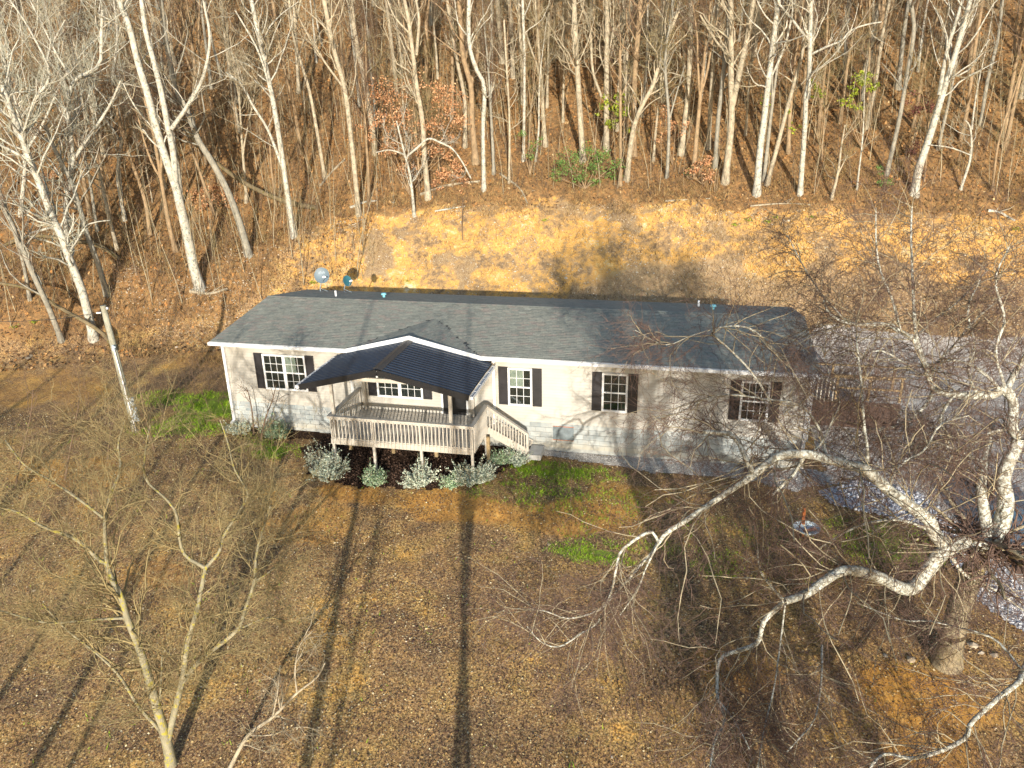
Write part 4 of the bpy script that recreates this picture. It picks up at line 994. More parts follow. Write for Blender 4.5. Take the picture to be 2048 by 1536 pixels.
def traced(label, lines, mat, twig, name='bare_tree', k1=16, L1=2.2, k2=5, k3=4, t0=.30, ext=7., droop=.15, ang=.75, group=None, wob=.25, foot=True, base=None, limb_k=.7, rmin=.0055, s3=True, drift_all=0., cap=.024, trunk_mat=None, flare=.45, clear=0.):
    b0 = hit(*lines[0][0][0]) if base is None else base
    root = empty(name, tuple(b0), label, 'tree', group)
    alls = []
    for li, ln in enumerate(lines):
        pts, w0, w1 = ln[:3]; drift = ln[3] if len(ln) > 3 else 0.
        off = 0.
        if li > 0:
            q = on_plane(*pts[0], b0); best = 1e9
            for L_, R_ in alls:
                pr = (L_-CAM); dd = np.linalg.norm(L_-q, axis=1); j = dd.argmin()
                if dd[j] < best: best = dd[j]; off = float((L_[j]-b0)@FH)
        L = px_line(pts, b0, off, drift if li else drift_all, wob=0 if li == 0 and not wob else wob, clear=clear if li else 0)
        R = np.linspace(wid(w0, L[0]), wid(w1, L[-1]), len(L))
        if pts[-1][1] <= 14 and ext: 
            L = extend(L, ext if li == 0 else ext*.6); R = np.r_[R, R[-1]*np.array((.85, .7, .5, .35, .2))]
        if li == 0 and foot:
            L[0] = L[0]-np.array((0, 0, .35 if flare < .4 else .15)); s_ = np.r_[0, np.cumsum(np.linalg.norm(np.diff(L, axis=0), axis=1))]; R = R*(1+flare*np.exp(-s_/.35))
        if len(L) < 60: pass
        alls.append((L, R))
        sides = 10 if w0 > 20 else 8 if w0 > 9 else 5
        add_mesh(root, 'trunk' if li == 0 else 'limb', [(L[None], R[None], sides)], trunk_mat if (li == 0 and trunk_mat) else mat)
    g1, g2_, g3_ = [], [], []
    for li, (L, R) in enumerate(alls):
        n_ = resample(np.c_[L, R], 24, False); P_ = n_[None, :, :3]; R_ = n_[None, :, 3]
        ln_ = np.linalg.norm(np.diff(L, axis=0), axis=1).sum()
        k = max(2, int(k1*(1 if li == 0 else limb_k)*min(1.6, ln_/7.)))
        Q, q = spawn(P_, R_, k, L1*min(1.2, .35+ln_/9.), 7, ang, t0 if li == 0 else .12, .99, .42, .22, (0, 0, droop), .3, rmin=.012); q = np.minimum(q, .05 if li == 0 and w0 < 30 else cap)
        g1.append((Q, q)); 
        Q2, q2 = spawn(Q, q, k2, L1*.42, 5, .8, .12, .98, .6, .28, (0, 0, droop), .4, rmin=rmin*1.3); g2_.append((Q2, q2))
        if s3:
            Q3, q3 = spawn(Q2, q2, k3, L1*.2, 4, .8, .1, .98, .6, .3, (0, 0, droop*.5), .5, rmin=rmin); g3_.append((Q3, q3))
    cat_ = lambda g: (np.concatenate([a for a, b in g]), np.concatenate([b for a, b in g]))
    add_mesh(root, 'branches', [(*cat_(g1), 4)], mat if (L1 > 1.2 and cap > .014) else M['twig_pale'] if trunk_mat else twig, 'stuff')
    gg = [(*cat_(g2_), 3)]
    if g3_: gg.append((*cat_(g3_), 3))
    add_mesh(root, 'twigs', gg, twig, 'stuff')
    return root, alls

W_, P_l, T_, G_ = M['bark_white'], M['bark_pale'], M['bark_tan'], M['bark_grey']
tw, tp, to_, tl = M['twig'], M['twig_pale'], M['twig_olive'], M['twig_purple']
HILL = [
 ('stout pale tree at the left wood edge forking low into two tall stems', [([(402,580),(388,537),(375,472),(359,404),(351,371),(331,315),(311,250),(299,202),(287,161),(275,121),(258,52),(238,0)],20,11),([(351,371),(347,307),(335,250),(323,186),(307,121),(291,61),(283,0)],13,9),([(343,258),(371,218),(404,161),(420,81),(408,8)],9,5,-1.)], W_, tp),
 ('leaning grey tree rooted left of the roof end, second in from the yard', [([(498,512),(480,448),(456,384),(424,323),(396,279),(375,222),(351,182),(343,141),(330,70),(322,0)],15,8)], G_, tw),
 ('slim pale tree on the clay edge above the satellite dishes', [([(588,474),(577,404),(565,319),(549,218),(529,121),(505,12)],11,9),([(565,335),(537,262),(505,210),(484,170),(452,145)],7,4),([(549,218),(520,110),(470,20)],6,3)], W_, tp),
 ('straight pale tree left of the arching white sapling, base on the clay', [([(718,430),(708,330),(700,258),(690,180),(666,93),(648,0)],10,9),([(690,180),(640,110),(600,40),(590,0)],5,3)], P_l, tp),
 ('thin pale tree behind the left end of the clay bank', [([(650,357),(634,262),(618,178),(589,81),(578,0)],8,6)], P_l, tp),
 ('tan tree standing deep in the left wood behind the slim pale one', [([(602,308),(593,242),(581,182),(561,101),(545,0)],9,7)], T_, tw),
 ('white barked tree leaning left beyond the utility pole, lowest trunk on the slope', [([(188,678),(164,582),(135,508),(125,476),(105,436),(81,371),(61,323),(44,275),(24,226),(4,170)],17,11),([(44,275),(70,200),(100,150),(60,60),(20,0)],7,4),([(60,320),(20,300),(-20,280)],7,4)], W_, tp),
 ('forked white tree with a Y shaped crown at the upper left', [([(152,560),(133,476),(133,404),(145,323),(137,218),(149,161),(198,133),(202,81),(205,20)],11,6),([(145,323),(174,279),(218,214),(242,161)],8,4),([(149,161),(120,120),(90,60),(60,0)],5,3)], W_, tp),
 ('crooked grey tree at the far left edge of the yard', [([(124,682),(97,614),(79,576),(59,532),(44,494),(20,440),(0,400)],11,9)], G_, tw),
 ('dark grey tree between the utility pole and the stout forked tree', [([(214,590),(200,540),(187,503),(173,465),(158,410),(140,360),(110,300),(90,250)],11,7)], G_, tw),
 ('tan tree in front of the russet leaves with a bent pale stem', [([(752,308),(740,226),(728,153),(712,81),(702,0)],12,9)], P_l, tp),
 ('three stemmed pale tree rising through the russet leaves', [([(857,398),(849,315),(845,242),(833,170),(825,101),(817,40),(809,0)],12,7),([(833,110),(838,40),(832,0)],7,5),([(822,70),(790,35),(775,0)],5,3)], P_l, tp),
 ('small arching white sapling on the clay edge right of the russet tree', [([(829,433),(821,355),(809,307),(793,242)],7,3),([(811,310),(780,300),(752,305)],4,2),([(815,312),(835,295),(857,277),(880,285),(905,298),(925,325),(942,357)],5,3)], W_, W_),
 ('tan twin trunk behind the bent white tree', [([(952,325),(944,242),(942,170),(926,113),(918,0)],13,9),([(942,170),(955,110),(950,40),(948,0)],9,6)], T_, tw),
 ('pale tree just left of the tan twin trunk', [([(930,293),(930,202),(914,121),(894,0)],9,7)], P_l, tp),
 ('bright white tree with a sharp bend, centre of the wood edge', [([(968,382),(966,258),(969,174),(950,133),(938,81),(938,0)],9,9)], W_, tp),
 ('thin pale pole tree right of the bright bent tree', [([(1018,368),(1019,242),(1013,133),(1008,40)],5,4)], P_l, tp),
 ('bright slim tree with a slight curve near the top centre', [([(1047,325),(1049,129),(1045,0)],6,6)], W_, tp),
 ('slender tan tree standing beside the bright slim curved one', [([(1081,214),(1077,121),(1078,0)],8,7)], T_, tw),
 ('broad tan tree with vine on it at the head of the gully', [([(1124,202),(1124,141),(1128,0)],10,8)], T_, tw),
 ('broken topped snag with pale wood near the top centre', [([(1094,214),(1096,120),(1098,25)],6,4)], P_l, tp),
 ('large pale tree above the evergreen bush', [([(1166,322),(1156,161),(1150,60),(1148,0)],12,10)], P_l, tp),
 ('thick pale tree wrapped in yellow green vine', [([(1213,300),(1213,161),(1215,0)],12,10),([(1203,194),(1185,140),(1180,60),(1158,0)],6,5)], P_l, tp),
 ('tall tan tree right of the vine wrapped one', [([(1267,309),(1269,161),(1275,80),(1281,0)],12,10)], T_, tw),
 ('tree leaning strongly to the right out of the vine clump', [([(1253,360),(1265,266),(1282,215),(1306,170),(1330,89),(1358,20)],11,6)], P_l, to_),
 ('straight stem at the foot of the strongly leaning tree', [([(1241,372),(1241,242),(1240,100)],7,5)], T_, tw),
 ('greenish twin stem in the middle of the right wood edge', [([(1334,357),(1338,242),(1330,121),(1345,24),(1345,0)],7,5),([(1338,242),(1355,180),(1370,130)],4,2)], G_, to_),
 ('big pale straight tree left of the clustered trunks', [([(1362,309),(1372,230),(1378,161),(1382,0)],13,10)], P_l, tp),
 ('pale trunk, leftmost of the cluster on the right', [([(1416,301),(1424,161),(1436,0)],9,8)], P_l, tp),
 ('bluish grey trunk, middle of the cluster on the right', [([(1430,335),(1436,242),(1445,161),(1460,0)],9,8)], G_, tw),
 ('forking thick pale trunk, rightmost of the cluster', [([(1450,365),(1463,242),(1462,150),(1462,0)],14,10),([(1465,210),(1480,140),(1493,81),(1507,0)],12,9),([(1461,115),(1430,80),(1400,30)],6,4)], P_l, tp),
 ('whitish spotted tree at the edge of the clay, base flared', [([(1513,390),(1520,300),(1528,240),(1541,129),(1557,0)],14,10),([(1535,170),(1570,90),(1590,0)],5,4)], W_, tp),
 ('tan tree leaning right beside the whitish spotted one', [([(1533,370),(1550,310),(1568,240),(1590,160),(1605,100),(1618,0)],9,7)], P_l, tw),
 ('smooth white tree with one long arching limb to the right', [([(1600,390),(1610,250),(1612,190),(1618,161),(1620,81),(1622,0)],10,8),([(1622,109),(1650,95),(1683,81),(1700,62),(1730,50),(1763,44)],5,3),([(1618,80),(1600,60),(1585,40),(1560,10)],6,4)], W_, tp),
 ('thin forked tree in the brush right of the long armed white tree', [([(1662,400),(1675,350),(1683,290),(1690,250)],6,3),([(1675,350),(1695,310)],3,2)], P_l, to_),
 ('thin pale tree deep in the right wood', [([(1731,260),(1751,170),(1763,81),(1779,0)],7,6)], P_l, tp),
 ('grey tree rising behind the brush left of the big leaning white one', [([(1772,352),(1796,250),(1812,161),(1828,61),(1820,0)],9,8)], G_, tw),
 ('big white leaning tree forking high at the upper right', [([(1828,390),(1836,343),(1850,300),(1864,258),(1888,178),(1913,101),(1929,40),(1941,0)],16,9),([(1878,190),(1893,105),(1913,40),(1925,0)],9,6)], W_, tp),
 ('tan tree behind the big leaning white one on the right', [([(1922,280),(1937,202),(1949,101),(1965,0)],9,7)], T_, tw),
 ('small white sapling with a bend near the right end of the clay', [([(1920,381),(1941,315),(1941,258),(1930,240)],6,3),([(1941,310),(1900,295),(1860,290)],3,2)], W_, tp),
 ('slim olive tree at the right end of the wood edge', [([(1985,380),(1997,283),(2029,182),(2048,120)],5,3)], T_, to_),
 ('grey tree near the top right corner', [([(1961,250),(1975,160),(1995,80),(2005,0)],8,6)], G_, tw),
 ('tan tree low in the left wood before the russet clump', [([(300,470),(290,400),(262,320),(240,250),(225,170)],9,6)], T_, tw),
 ('pale slender tree behind the Y shaped white tree', [([(235,500),(215,420),(200,350),(178,290),(165,200),(140,120)],8,5)], P_l, tp),
 ('grey slender tree at the left, inside the darkest shade', [([(60,600),(45,520),(20,440),(-5,370)],8,6)], G_, tw),
 ('tan leaning stem between stout forked tree and leaning grey tree', [([(430,430),(405,360),(380,290),(350,210),(330,130)],7,5)], T_, tw),
]
HILL += [
 ('white twigged tree at the top left corner with a wide haze of fine branches', [([(40,430),(50,330),(40,240),(15,150),(-5,60)],9,6),([(48,310),(90,240),(120,170),(170,100),(215,60)],6,3),([(40,240),(80,180),(95,110),(130,40)],5,3)], M['bark_white'], M['twig_white']),
 ('slender white twigged tree between the Y shaped tree and the stout forked one', [([(250,440),(235,350),(245,260),(225,170),(235,80),(228,0)],8,5),([(240,280),(200,220),(175,160),(165,90)],5,3)], M['bark_white'], M['twig_white'])]
for lab, lines, mt, tg in HILL:
    big = lines[0][1] > 9
    wh = lines[0][0][0][0] < 260 and mt is M['bark_white']
    if wh: tg = M['twig_white']
    traced(lab, lines, mt, tg, k1=(19 if wh else 14) if big or wh else 9, L1=2.6 if big or wh else 1.9, group=None, k2=6 if wh else 5, k3=3, rmin=.008, droop=.25, ext=7 if big else 5)
# leaning mossy log and low mossy limbs at the left
def log(label, pts, w0, w1, mat, off=0., k=5, name='fallen_log', cat='log', grp=None):
    b = hit(*pts[0]); L = np.array([on_plane(a, c, b, off*i/len(pts)) for i, (a, c) in enumerate(pts)]); L = resample(L, 14); R = np.linspace(wid(w0, L[0]), wid(w1, L[-1]), 14)
    r = empty(name, tuple(b), label, cat, grp); add_mesh(r, 'log', [(L[None], R[None], 7)], mat)
    Q, q = spawn(L[None], R[None], k, .8, 5, .8, .2, 1, .5, .25, (0, 0, .1), .3, rmin=.012); add_mesh(r, 'broken_branches', [(Q, q, 4)], mat, 'stuff')
log('long moss covered tree leaning down the slope across the left wood', [(634,416),(573,404),(505,375),(444,335),(388,283),(335,202),(283,101)], 11, 6, M['bark_moss'], name='leaning_log')
log('mossy horizontal broken limb at the far left', [(240,520),(200,492),(140,481),(60,472),(-10,500)], 9, 6, M['bark_moss'], 1.0)
log('long mossy fallen limb sloping down towards the utility pole', [(232,704),(200,662),(110,610),(60,578),(-10,565)], 9, 6, M['bark_moss'], 1.)
for i, pts in enumerate(([(700,418),(740,405),(790,408)], [(840,392),(900,372),(960,365)], [(870,425),(930,415)], [(1000,350),(1040,380),(1055,410)], [(1975,424),(1998,428),(2030,445)], [(380,585),(420,590),(455,580)], [(60,470),(110,455),(150,440)], [(1500,415),(1560,410),(1620,412)], [(1330,405),(1420,400)], [(640,375),(665,345),(690,320)])):
    P = [hit(a, b)+np.array((0, 0, .08)) for a, b in pts]; L = resample(np.array(P), 10); w_ = (6, 7, 4, 5, 7, 8, 6, 4, 5, 5)[i]
    r = empty('fallen_log', tuple(P[0]), ('pale fallen log on the clay edge below the straight pale tree', 'weathered fallen log behind the three stemmed tree', 'thin pale pole lying on the clay edge', 'fallen trunk lying downhill in the central brush', 'short white log at the right end of the clay bank', 'rotten log at the foot of the stout forked tree', 'bleached fallen branches in the far left wood', 'thin fallen branch along the crest of the clay bank on the right', 'root and stick pile on the bank crest right of centre', 'fallen pole leaning uphill at the left of the clay bank')[i], 'log', 'fallen logs along the wood edge')
    R = np.linspace(wid(w_, L[0]), wid(w_*.6, L[-1]), 10)
    add_mesh(r, 'log', [(L[None], R[None], 6)], W_ if i in (0, 2, 4, 6) else P_l)
    Q, q = spawn(L[None], R[None], 4, .7, 5, .7, .2, 1, .5, .25, (0, 0, .1), .3, rmin=.012); add_mesh(r, 'broken_branches', [(Q, q, 4)], P_l, 'stuff')

# ------------------------------------------------------------------ more trees filling the wood: a few kinds, copied one by one
def proto(seed, h, r, mat, tg, leafy=0, low=.30, k1=21, lean=.06, lite=False):
    n = 16; t = np.linspace(0, 1, n); ph = rng.random(4)*6
    L = np.stack([lean*h*t+.10*np.sin(ph[0]+t*4)*t*3+.05*np.sin(ph[1]+t*11), .10*np.sin(ph[2]+t*5)*t*3, t*h-.15], 1)
    R = r*(1-t*.86)*(1+.5*np.exp(-t*h/.3))
    g = [(L[None], R[None])]
    if rng.random() < .55:
        Q, q = spawn(L[None], R[None], 2, h*.45, 12, .30, .3, .6, .75, .06, (0, 0, .25), .25); g.append((Q, q))
    mt = tubes_mesh('trunk', [(a, b, 7) for a, b in g]); mt.materials.append(mat)
    Pm = np.concatenate([np.stack([resample(np.c_[a_, b_], 16, False) for a_, b_ in zip(a, b)]) for a, b in g])
    B, b = spawn(Pm[..., :3], Pm[..., 3], k1, h*.17, 6, .8, low, .99, .45, .2, (0, 0, .3), .3, grow=.4, rmin=.012); b = np.minimum(b, .030)
    C, c_ = spawn(B, b, 4, h*.075, 5, .75, .15, .98, .6, .25, (0, 0, .2), .4, rmin=.009)
    gr = [(B, b, 4), (C, c_, 3)]
    if not lite:
        D, d_ = spawn(C, c_, 3, h*.035, 4, .8, .15, .98, .6, .3, (0, 0, .1), .5, rmin=.007); gr.append((D, d_, 3))
    mb_ = tubes_mesh('branches', gr); mb_.materials.append(tg)
    return mt, mb_
PRL = [proto(21, 17, .19, P_l, tp, low=.6, k1=9, lite=True), proto(22, 18, .23, T_, tw, low=.62, k1=10, lite=True), proto(23, 17, .17, G_, tp, low=.55, k1=12, lite=True)]
PRL.append(proto(24, 18, .24, T_, tw, low=.35, k1=34, lite=True))
PR = [proto(1, 15, .15, P_l, tp), proto(2, 17, .19, T_, tw, low=.4), proto(3, 13, .11, W_, tp, lean=.1), proto(4, 16, .16, G_, tw, lean=-.05), proto(5, 12, .09, T_, to_, low=.25, lean=.12), proto(6, 18, .20, P_l, tp, low=.45), proto(7, 10, .07, P_l, tp, low=.2, lean=-.1), proto(8, 14, .13, T_, tw)]
def place_tree(i, loc, rz, s, label, group, tilt=0., src=None):
    r = empty('bare_tree', loc, label, 'tree', group); r.rotation_euler = (tilt, 0, rz); r.scale = (s, s, s)
    for nm, me_ in zip(('trunk', 'branches'), (src or PR)[i]):
        o = bpy.data.objects.new(nm, me_); COL.objects.link(o); o.parent = r
        if nm == 'branches': o['kind'] = 'stuff'
def project(P):
    d_ = np.asarray(P)-CAM; z = d_@AF; return 1024+FPX*(d_@AR)/z, 768-FPX*(d_@AU)/z, z
placed = []
tries = 0
while len(placed) < 225 and tries < 20000:
    tries += 1
    px = rng.uniform(-120, 2170); py = rng.uniform(-60, 470) if rng.random() < .8 else rng.uniform(-60, 650)
    P = hit(px, py) if True else None
    d_ = P[1]-float(bank_line(np.array([P[0]]))[0])
    if P[1] > 90 or d_ < (8.2 if P[0] > -1 else .5): continue
    if P[0] < -1 and px > 380 and py > 430: continue
    if any((P[0]-q[0])**2+(P[1]-q[1])**2 < 1.0 for q in placed): continue
    if py > 300 and 380 < px and rng.random() < .6: continue
    placed.append(P)
    i = int(rng.integers(0, 8)); s = rng.uniform(.6, 1.1)*(.8 if py > 330 else 1)
    KD = ('pale brown straight', 'stout tan', 'slim whitish', 'grey', 'thin olive twigged', 'thick pale', 'young thin pale', 'middling tan')[i]
    u_, v_, _z = project(P); ZN = ('far left', 'left', 'left centre', 'centre', 'right centre', 'right', 'far right')[int(np.clip((u_+100)/315, 0, 6))]
    RW = 'just behind the wood edge' if v_ > 290 else 'halfway up the wooded slope' if v_ > 120 else 'high on the wooded slope'
    LB = '%s bare tree %s, %s of the picture' % (KD, RW, ZN)
    place_tree(i, (P[0], P[1], P[2]-.1), rng.uniform(0, 6.28), s, LB, 'hillside trees: '+LB)
# trees beyond the frame behind the photographer, whose shadows cross the lawn and the roof
SD = np.array((-SUNV[0], -SUNV[1])); SD /= np.linalg.norm(SD)
def caster(px, py, yb, i, s, label, rz=None, dx=0.):
    P = hit(px, py); t = (P[1]-yb)/SD[1]; x_, y_ = P[0]-SD[0]*t+dx, yb
    place_tree(i % 3, (x_, y_, Hs(x_, y_)-.1), rng.uniform(0, 6.28) if rz is None else rz, s, label, 'trees below the yard behind the viewpoint', src=PRL)
for a in ((655, 1536, -29.5, 1, .95), (632, 1536, -33, 2, .75), (872, 1536, -29, 0, .95), (950, 1536, -30, 2, .85), (1100, 1536, -31, 2, .5), (1385, 1500, -30, 0, 1.0), (1440, 1500, -32, 1, 1.15), (1580, 1500, -33, 0, 1.1), (1700, 1450, -36, 2, 1.1),
        (60, 1536, -29, 0, .9), (150, 1500, -33, 2, .8), (0, 1377, -31, 1, .8), (0, 1170, -30, 2, .9), (0, 1020, -28, 0, 1.), (-160, 1000, -30, 1, .9), (-350, 1000, -31, 2, 1.)):
    caster(*a, 'tall bare tree below the yard, behind the viewpoint')

for x_, y_, i_, s_, sr in ((25.3, -30, 3, 1.08, PRL), (29.0, -33, 3, 1.25, PRL), (40.5, -31, 3, 1.0, PR)):
    place_tree(i_, (x_, y_, Hs(x_, y_)-.1), rng.uniform(0, 6.28), s_, 'broad crowned bare tree below the yard, behind the viewpoint', 'broad trees below the yard behind the viewpoint', src=sr)

# ------------------------------------------------------------------ saplings and brush
def stems(n, region, h, r, seed_test=None):
    X = region[0]+(region[1]-region[0])*rng.random(n); Y = region[2]+(region[3]-region[2])*rng.random(n)
    k = seed_test(X, Y); X, Y = X[k], Y[k]; n = len(X); hh = h*(.35+rng.random(n)**1.5)
    t = np.linspace(0, 1, 6)[None]; ln = rng.normal(size=(n, 2))*.13*hh[:, None]; ph = rng.random((n, 1))*6
    P = np.stack([X[:, None]+ln[:, :1]*t**1.3+.05*np.sin(ph+t*6), Y[:, None]+ln[:, 1:]*t**1.3, gz(X, Y)[:, None]-.03+hh[:, None]*t], 2)
    R = r*(.6+.6*rng.random((n, 1)))*np.linspace(1, .3, 6)[None]*(hh/h)[:, None]
    return P, R
dd_ = lambda X, Y: Y-bank_line(X)
P1, R1 = stems(4200, (-55, 48, 6, 58), 4.6, .022, lambda X, Y: (dd_(X, Y) > np.where(X > 0, 7.9, 1.5)))
B1, b1_ = spawn(P1, R1, 6, .9, 5, .6, .25, .98, .5, .2, (0, 0, .3), .4, rmin=.007)
o = link('saplings', tubes_mesh('saplings', [(P1, R1, 4)]), M['twig_pale']); tag(o, 'dense thin pale saplings between the trees of the wood', 'saplings', kind='stuff')
o = link('sapling_twigs', tubes_mesh('sapling_twigs', [(B1, b1_, 3)]), M['twig_olive']); tag(o, 'fine tan twigs of the saplings in the wood', 'twigs', kind='stuff')
P2, R2 = stems(7000, (-30, 44, 6, 32), 1.3, .012, lambda X, Y: ((dd_(X, Y) > 6.8) & (dd_(X, Y) < 14) & (X > -2)) | ((X < -1) & (dd_(X, Y) > 0)))
B2, b2_ = spawn(P2, R2, 5, .35, 4, .6, .2, .98, .6, .25, (0, 0, .2), .5, rmin=.006)
o = link('underbrush', tubes_mesh('underbrush', [(P2, R2, 3), (B2, b2_, 3)]), M['twig']); tag(o, 'tangled brown underbrush along the wood edge', 'brush', kind='stuff')
# leafy clumps: russet beech leaves, vines, evergreen bushes
def leafy(label, cat, name, base_px, blobs, mat, leaf=.09, dens=1., stem=T_, grp=None, tier=.0, off=0.):
    b = hit(*base_px); r = empty(name, tuple(b), label, cat, grp)
    C = []; lines = []
    for (px, py, rp) in blobs:
        c = on_plane(px, py, b, off+rng.uniform(-.6, .6)); rr = wid(rp*2, c); n = int(700*dens*rr**1.6)+20
        L = resample(np.array([b, b*.5+c*.5+rng.normal(size=3)*.2+np.array((0, 0, .2)), c]), 8); lines.append(L)
        v = rng.normal(size=(n, 3)); v /= np.linalg.norm(v, axis=1, keepdims=True); v *= rr*(rng.random(n)**.45)[:, None]*np.array((1, .8, .85)); Pp = c+v
        # gather the leaves on sprays
        spr = c+rng.normal(size=(max(6, n//26), 3))*rr*.55; j = rng.integers(0, len(spr), n)
        Pp = Pp*.30+(spr[j]+rng.normal(size=(n, 3))*rr*np.array((.22, .22, .07)))*.70
        C.append(Pp); S_, s_ = spawn(L[None], np.full((1, 8), .02), 9, rr*1.1, 5, .9, .45, 1, .6, .2, (0, 0, .1), .3, rmin=.006); lines.append(S_)
    gl = [(np.array([l for l in lines if l.ndim == 2]), np.linspace(.035, .012, 8)[None]*np.ones((len(blobs), 1)), 5)]
    for l in lines:
        if l.ndim == 3: gl.append((l, np.linspace(.010, .005, 5)[None]*np.ones((len(l), 1)), 3))
    add_mesh(r, 'branches', gl, stem)
    v_, f_ = quads3(np.concatenate(C), leaf, .7); link('leaves', local(r, mesh_np('leaves', v_, f_)), mat, r)['kind'] = 'stuff'
RUS = 'young beeches holding their leaves'
leafy('largest beech holding orange russet leaves around the three stemmed tree', 'tree', 'beech_tree', (820, 390), [(775,180,40),(830,170,46),(885,195,42),(800,240,44),(870,250,46),(755,225,34),(915,245,30),(780,300,30),(850,300,34),(915,205,24),(740,260,24),(890,310,22),(820,340,24)], M['russet'], .10, .42, grp=RUS)
leafy('low russet leaved beech left of the bent white tree', 'tree', 'beech_tree', (905, 375), [(890,350,22),(915,335,20),(925,360,18),(870,370,16)], M['russet'], .10, .9, grp=RUS)
leafy('sparse russet beech in the left wood near the leaning grey tree', 'tree', 'beech_tree', (430, 440), [(425,385,26),(445,400,20),(400,400,18),(440,370,14)], M['russet'], .11, .6, grp=RUS)
leafy('small russet beech at the foot of the clustered trunks', 'tree', 'beech_tree', (1405, 370), [(1400,330,18),(1415,350,16),(1385,340,14),(1420,320,12)], M['russet'], .10, .9, grp=RUS)
leafy('russet beech between the greenish twin stem and the vine clump', 'tree', 'beech_tree', (1345, 330), [(1330,225,24),(1350,250,22),(1320,270,18)], M['russet'], .09, .5, grp=RUS)
leafy('purple brown leaved beech left of the big leaning white tree', 'tree', 'beech_tree', (1840, 330), [(1845,200,26),(1830,225,22),(1860,215,18),(1820,300,22)], varied('purple_leaves', [(0, (.07, .02, .02)), (.5, (.17, .06, .05)), (1, (.30, .14, .10))]), .09, .6, grp=RUS)
leafy('faint russet beech at the left, below the Y shaped white tree', 'tree', 'beech_tree', (105, 380), [(95,352,16),(80,360,12),(110,345,12)], M['russet'], .09, .7, grp=RUS)
VI = 'green vines climbing in the wood'
leafy('bright yellow green vine clump on the thick pale tree', 'vine', 'vine_clump', (1215, 302), [(1215,205,18),(1235,215,20),(1225,240,16),(1250,230,14),(1205,225,10),(1262,262,10),(1240,198,12)], M['ivy'], .12, 1.0, grp=VI)
leafy('yellow green vine hanging in the middle of the right wood', 'vine', 'vine_clump', (1725, 300), [(1720,165,20),(1740,170,16),(1705,190,14),(1735,150,12),(1715,210,14),(1690,205,12)], M['ivy'], .11, .8, grp=VI)
leafy('small yellow green vine right of the long armed white tree', 'vine', 'vine_clump', (1640, 290), [(1632,175,12),(1628,190,10),(1642,185,10),(1622,165,8)], M['ivy'], .11, 1., grp=VI)
leafy('thin green vine up the whitish spotted tree', 'vine', 'vine_clump', (1540, 330), [(1535,205,12),(1530,195,10),(1575,225,10),(1585,255,12)], M['ivy'], .10, .8, grp=VI)
EV = 'evergreen bushes at the wood edge'
leafy('largest dark green evergreen bush at the centre of the wood edge', 'bush', 'evergreen_bush', (1170, 378), [(1125,330,26),(1155,348,32),(1195,335,32),(1220,350,24),(1180,305,26),(1145,312,22),(1210,310,20),(1190,368,20),(1235,330,16),(1110,350,16)], M['evergreen'], .085, .7, grp=EV)
leafy('thin green bush left of the largest evergreen bush', 'bush', 'evergreen_bush', (1060, 350), [(1045,270,16),(1070,290,18),(1055,310,16),(1080,280,12)], M['evergreen'], .07, .5, grp=EV)
leafy('small green bush in the right brush by the grey tree', 'bush', 'evergreen_bush', (1768, 385), [(1762,340,14),(1775,365,14),(1760,365,10)], M['evergreen'], .07, .8, grp=EV)
leafy('olive green bush beside the clustered trunks', 'bush', 'evergreen_bush', (1385, 360), [(1375,345,10),(1392,330,10)], M['evergreen'], .07, .8, grp=EV)
for i, (px, py) in enumerate(((627, 566), (1535, 445), (1555, 437), (1470, 452), (1090, 443), (1622, 436), (2032, 460), (70, 645), (30, 655), (815, 562), (1495, 443))):
    P = hit(px, py); n = 70; C = P+rng.normal(size=(n, 3))*np.array((.12, .12, .04))+np.array((0, 0, .07)); v_, f_ = quads3(C, .08, .7)
    o = link('weed_clump', mesh_np('weed_clump', v_-P.astype(np.float32), f_), M['ivy'], None, tuple(P)); tag(o, ('small bright green weed clump on the clay bank' if px > 600 else 'green weed clump in the left side yard'), 'weed', 'green weed clumps on the clay bank')

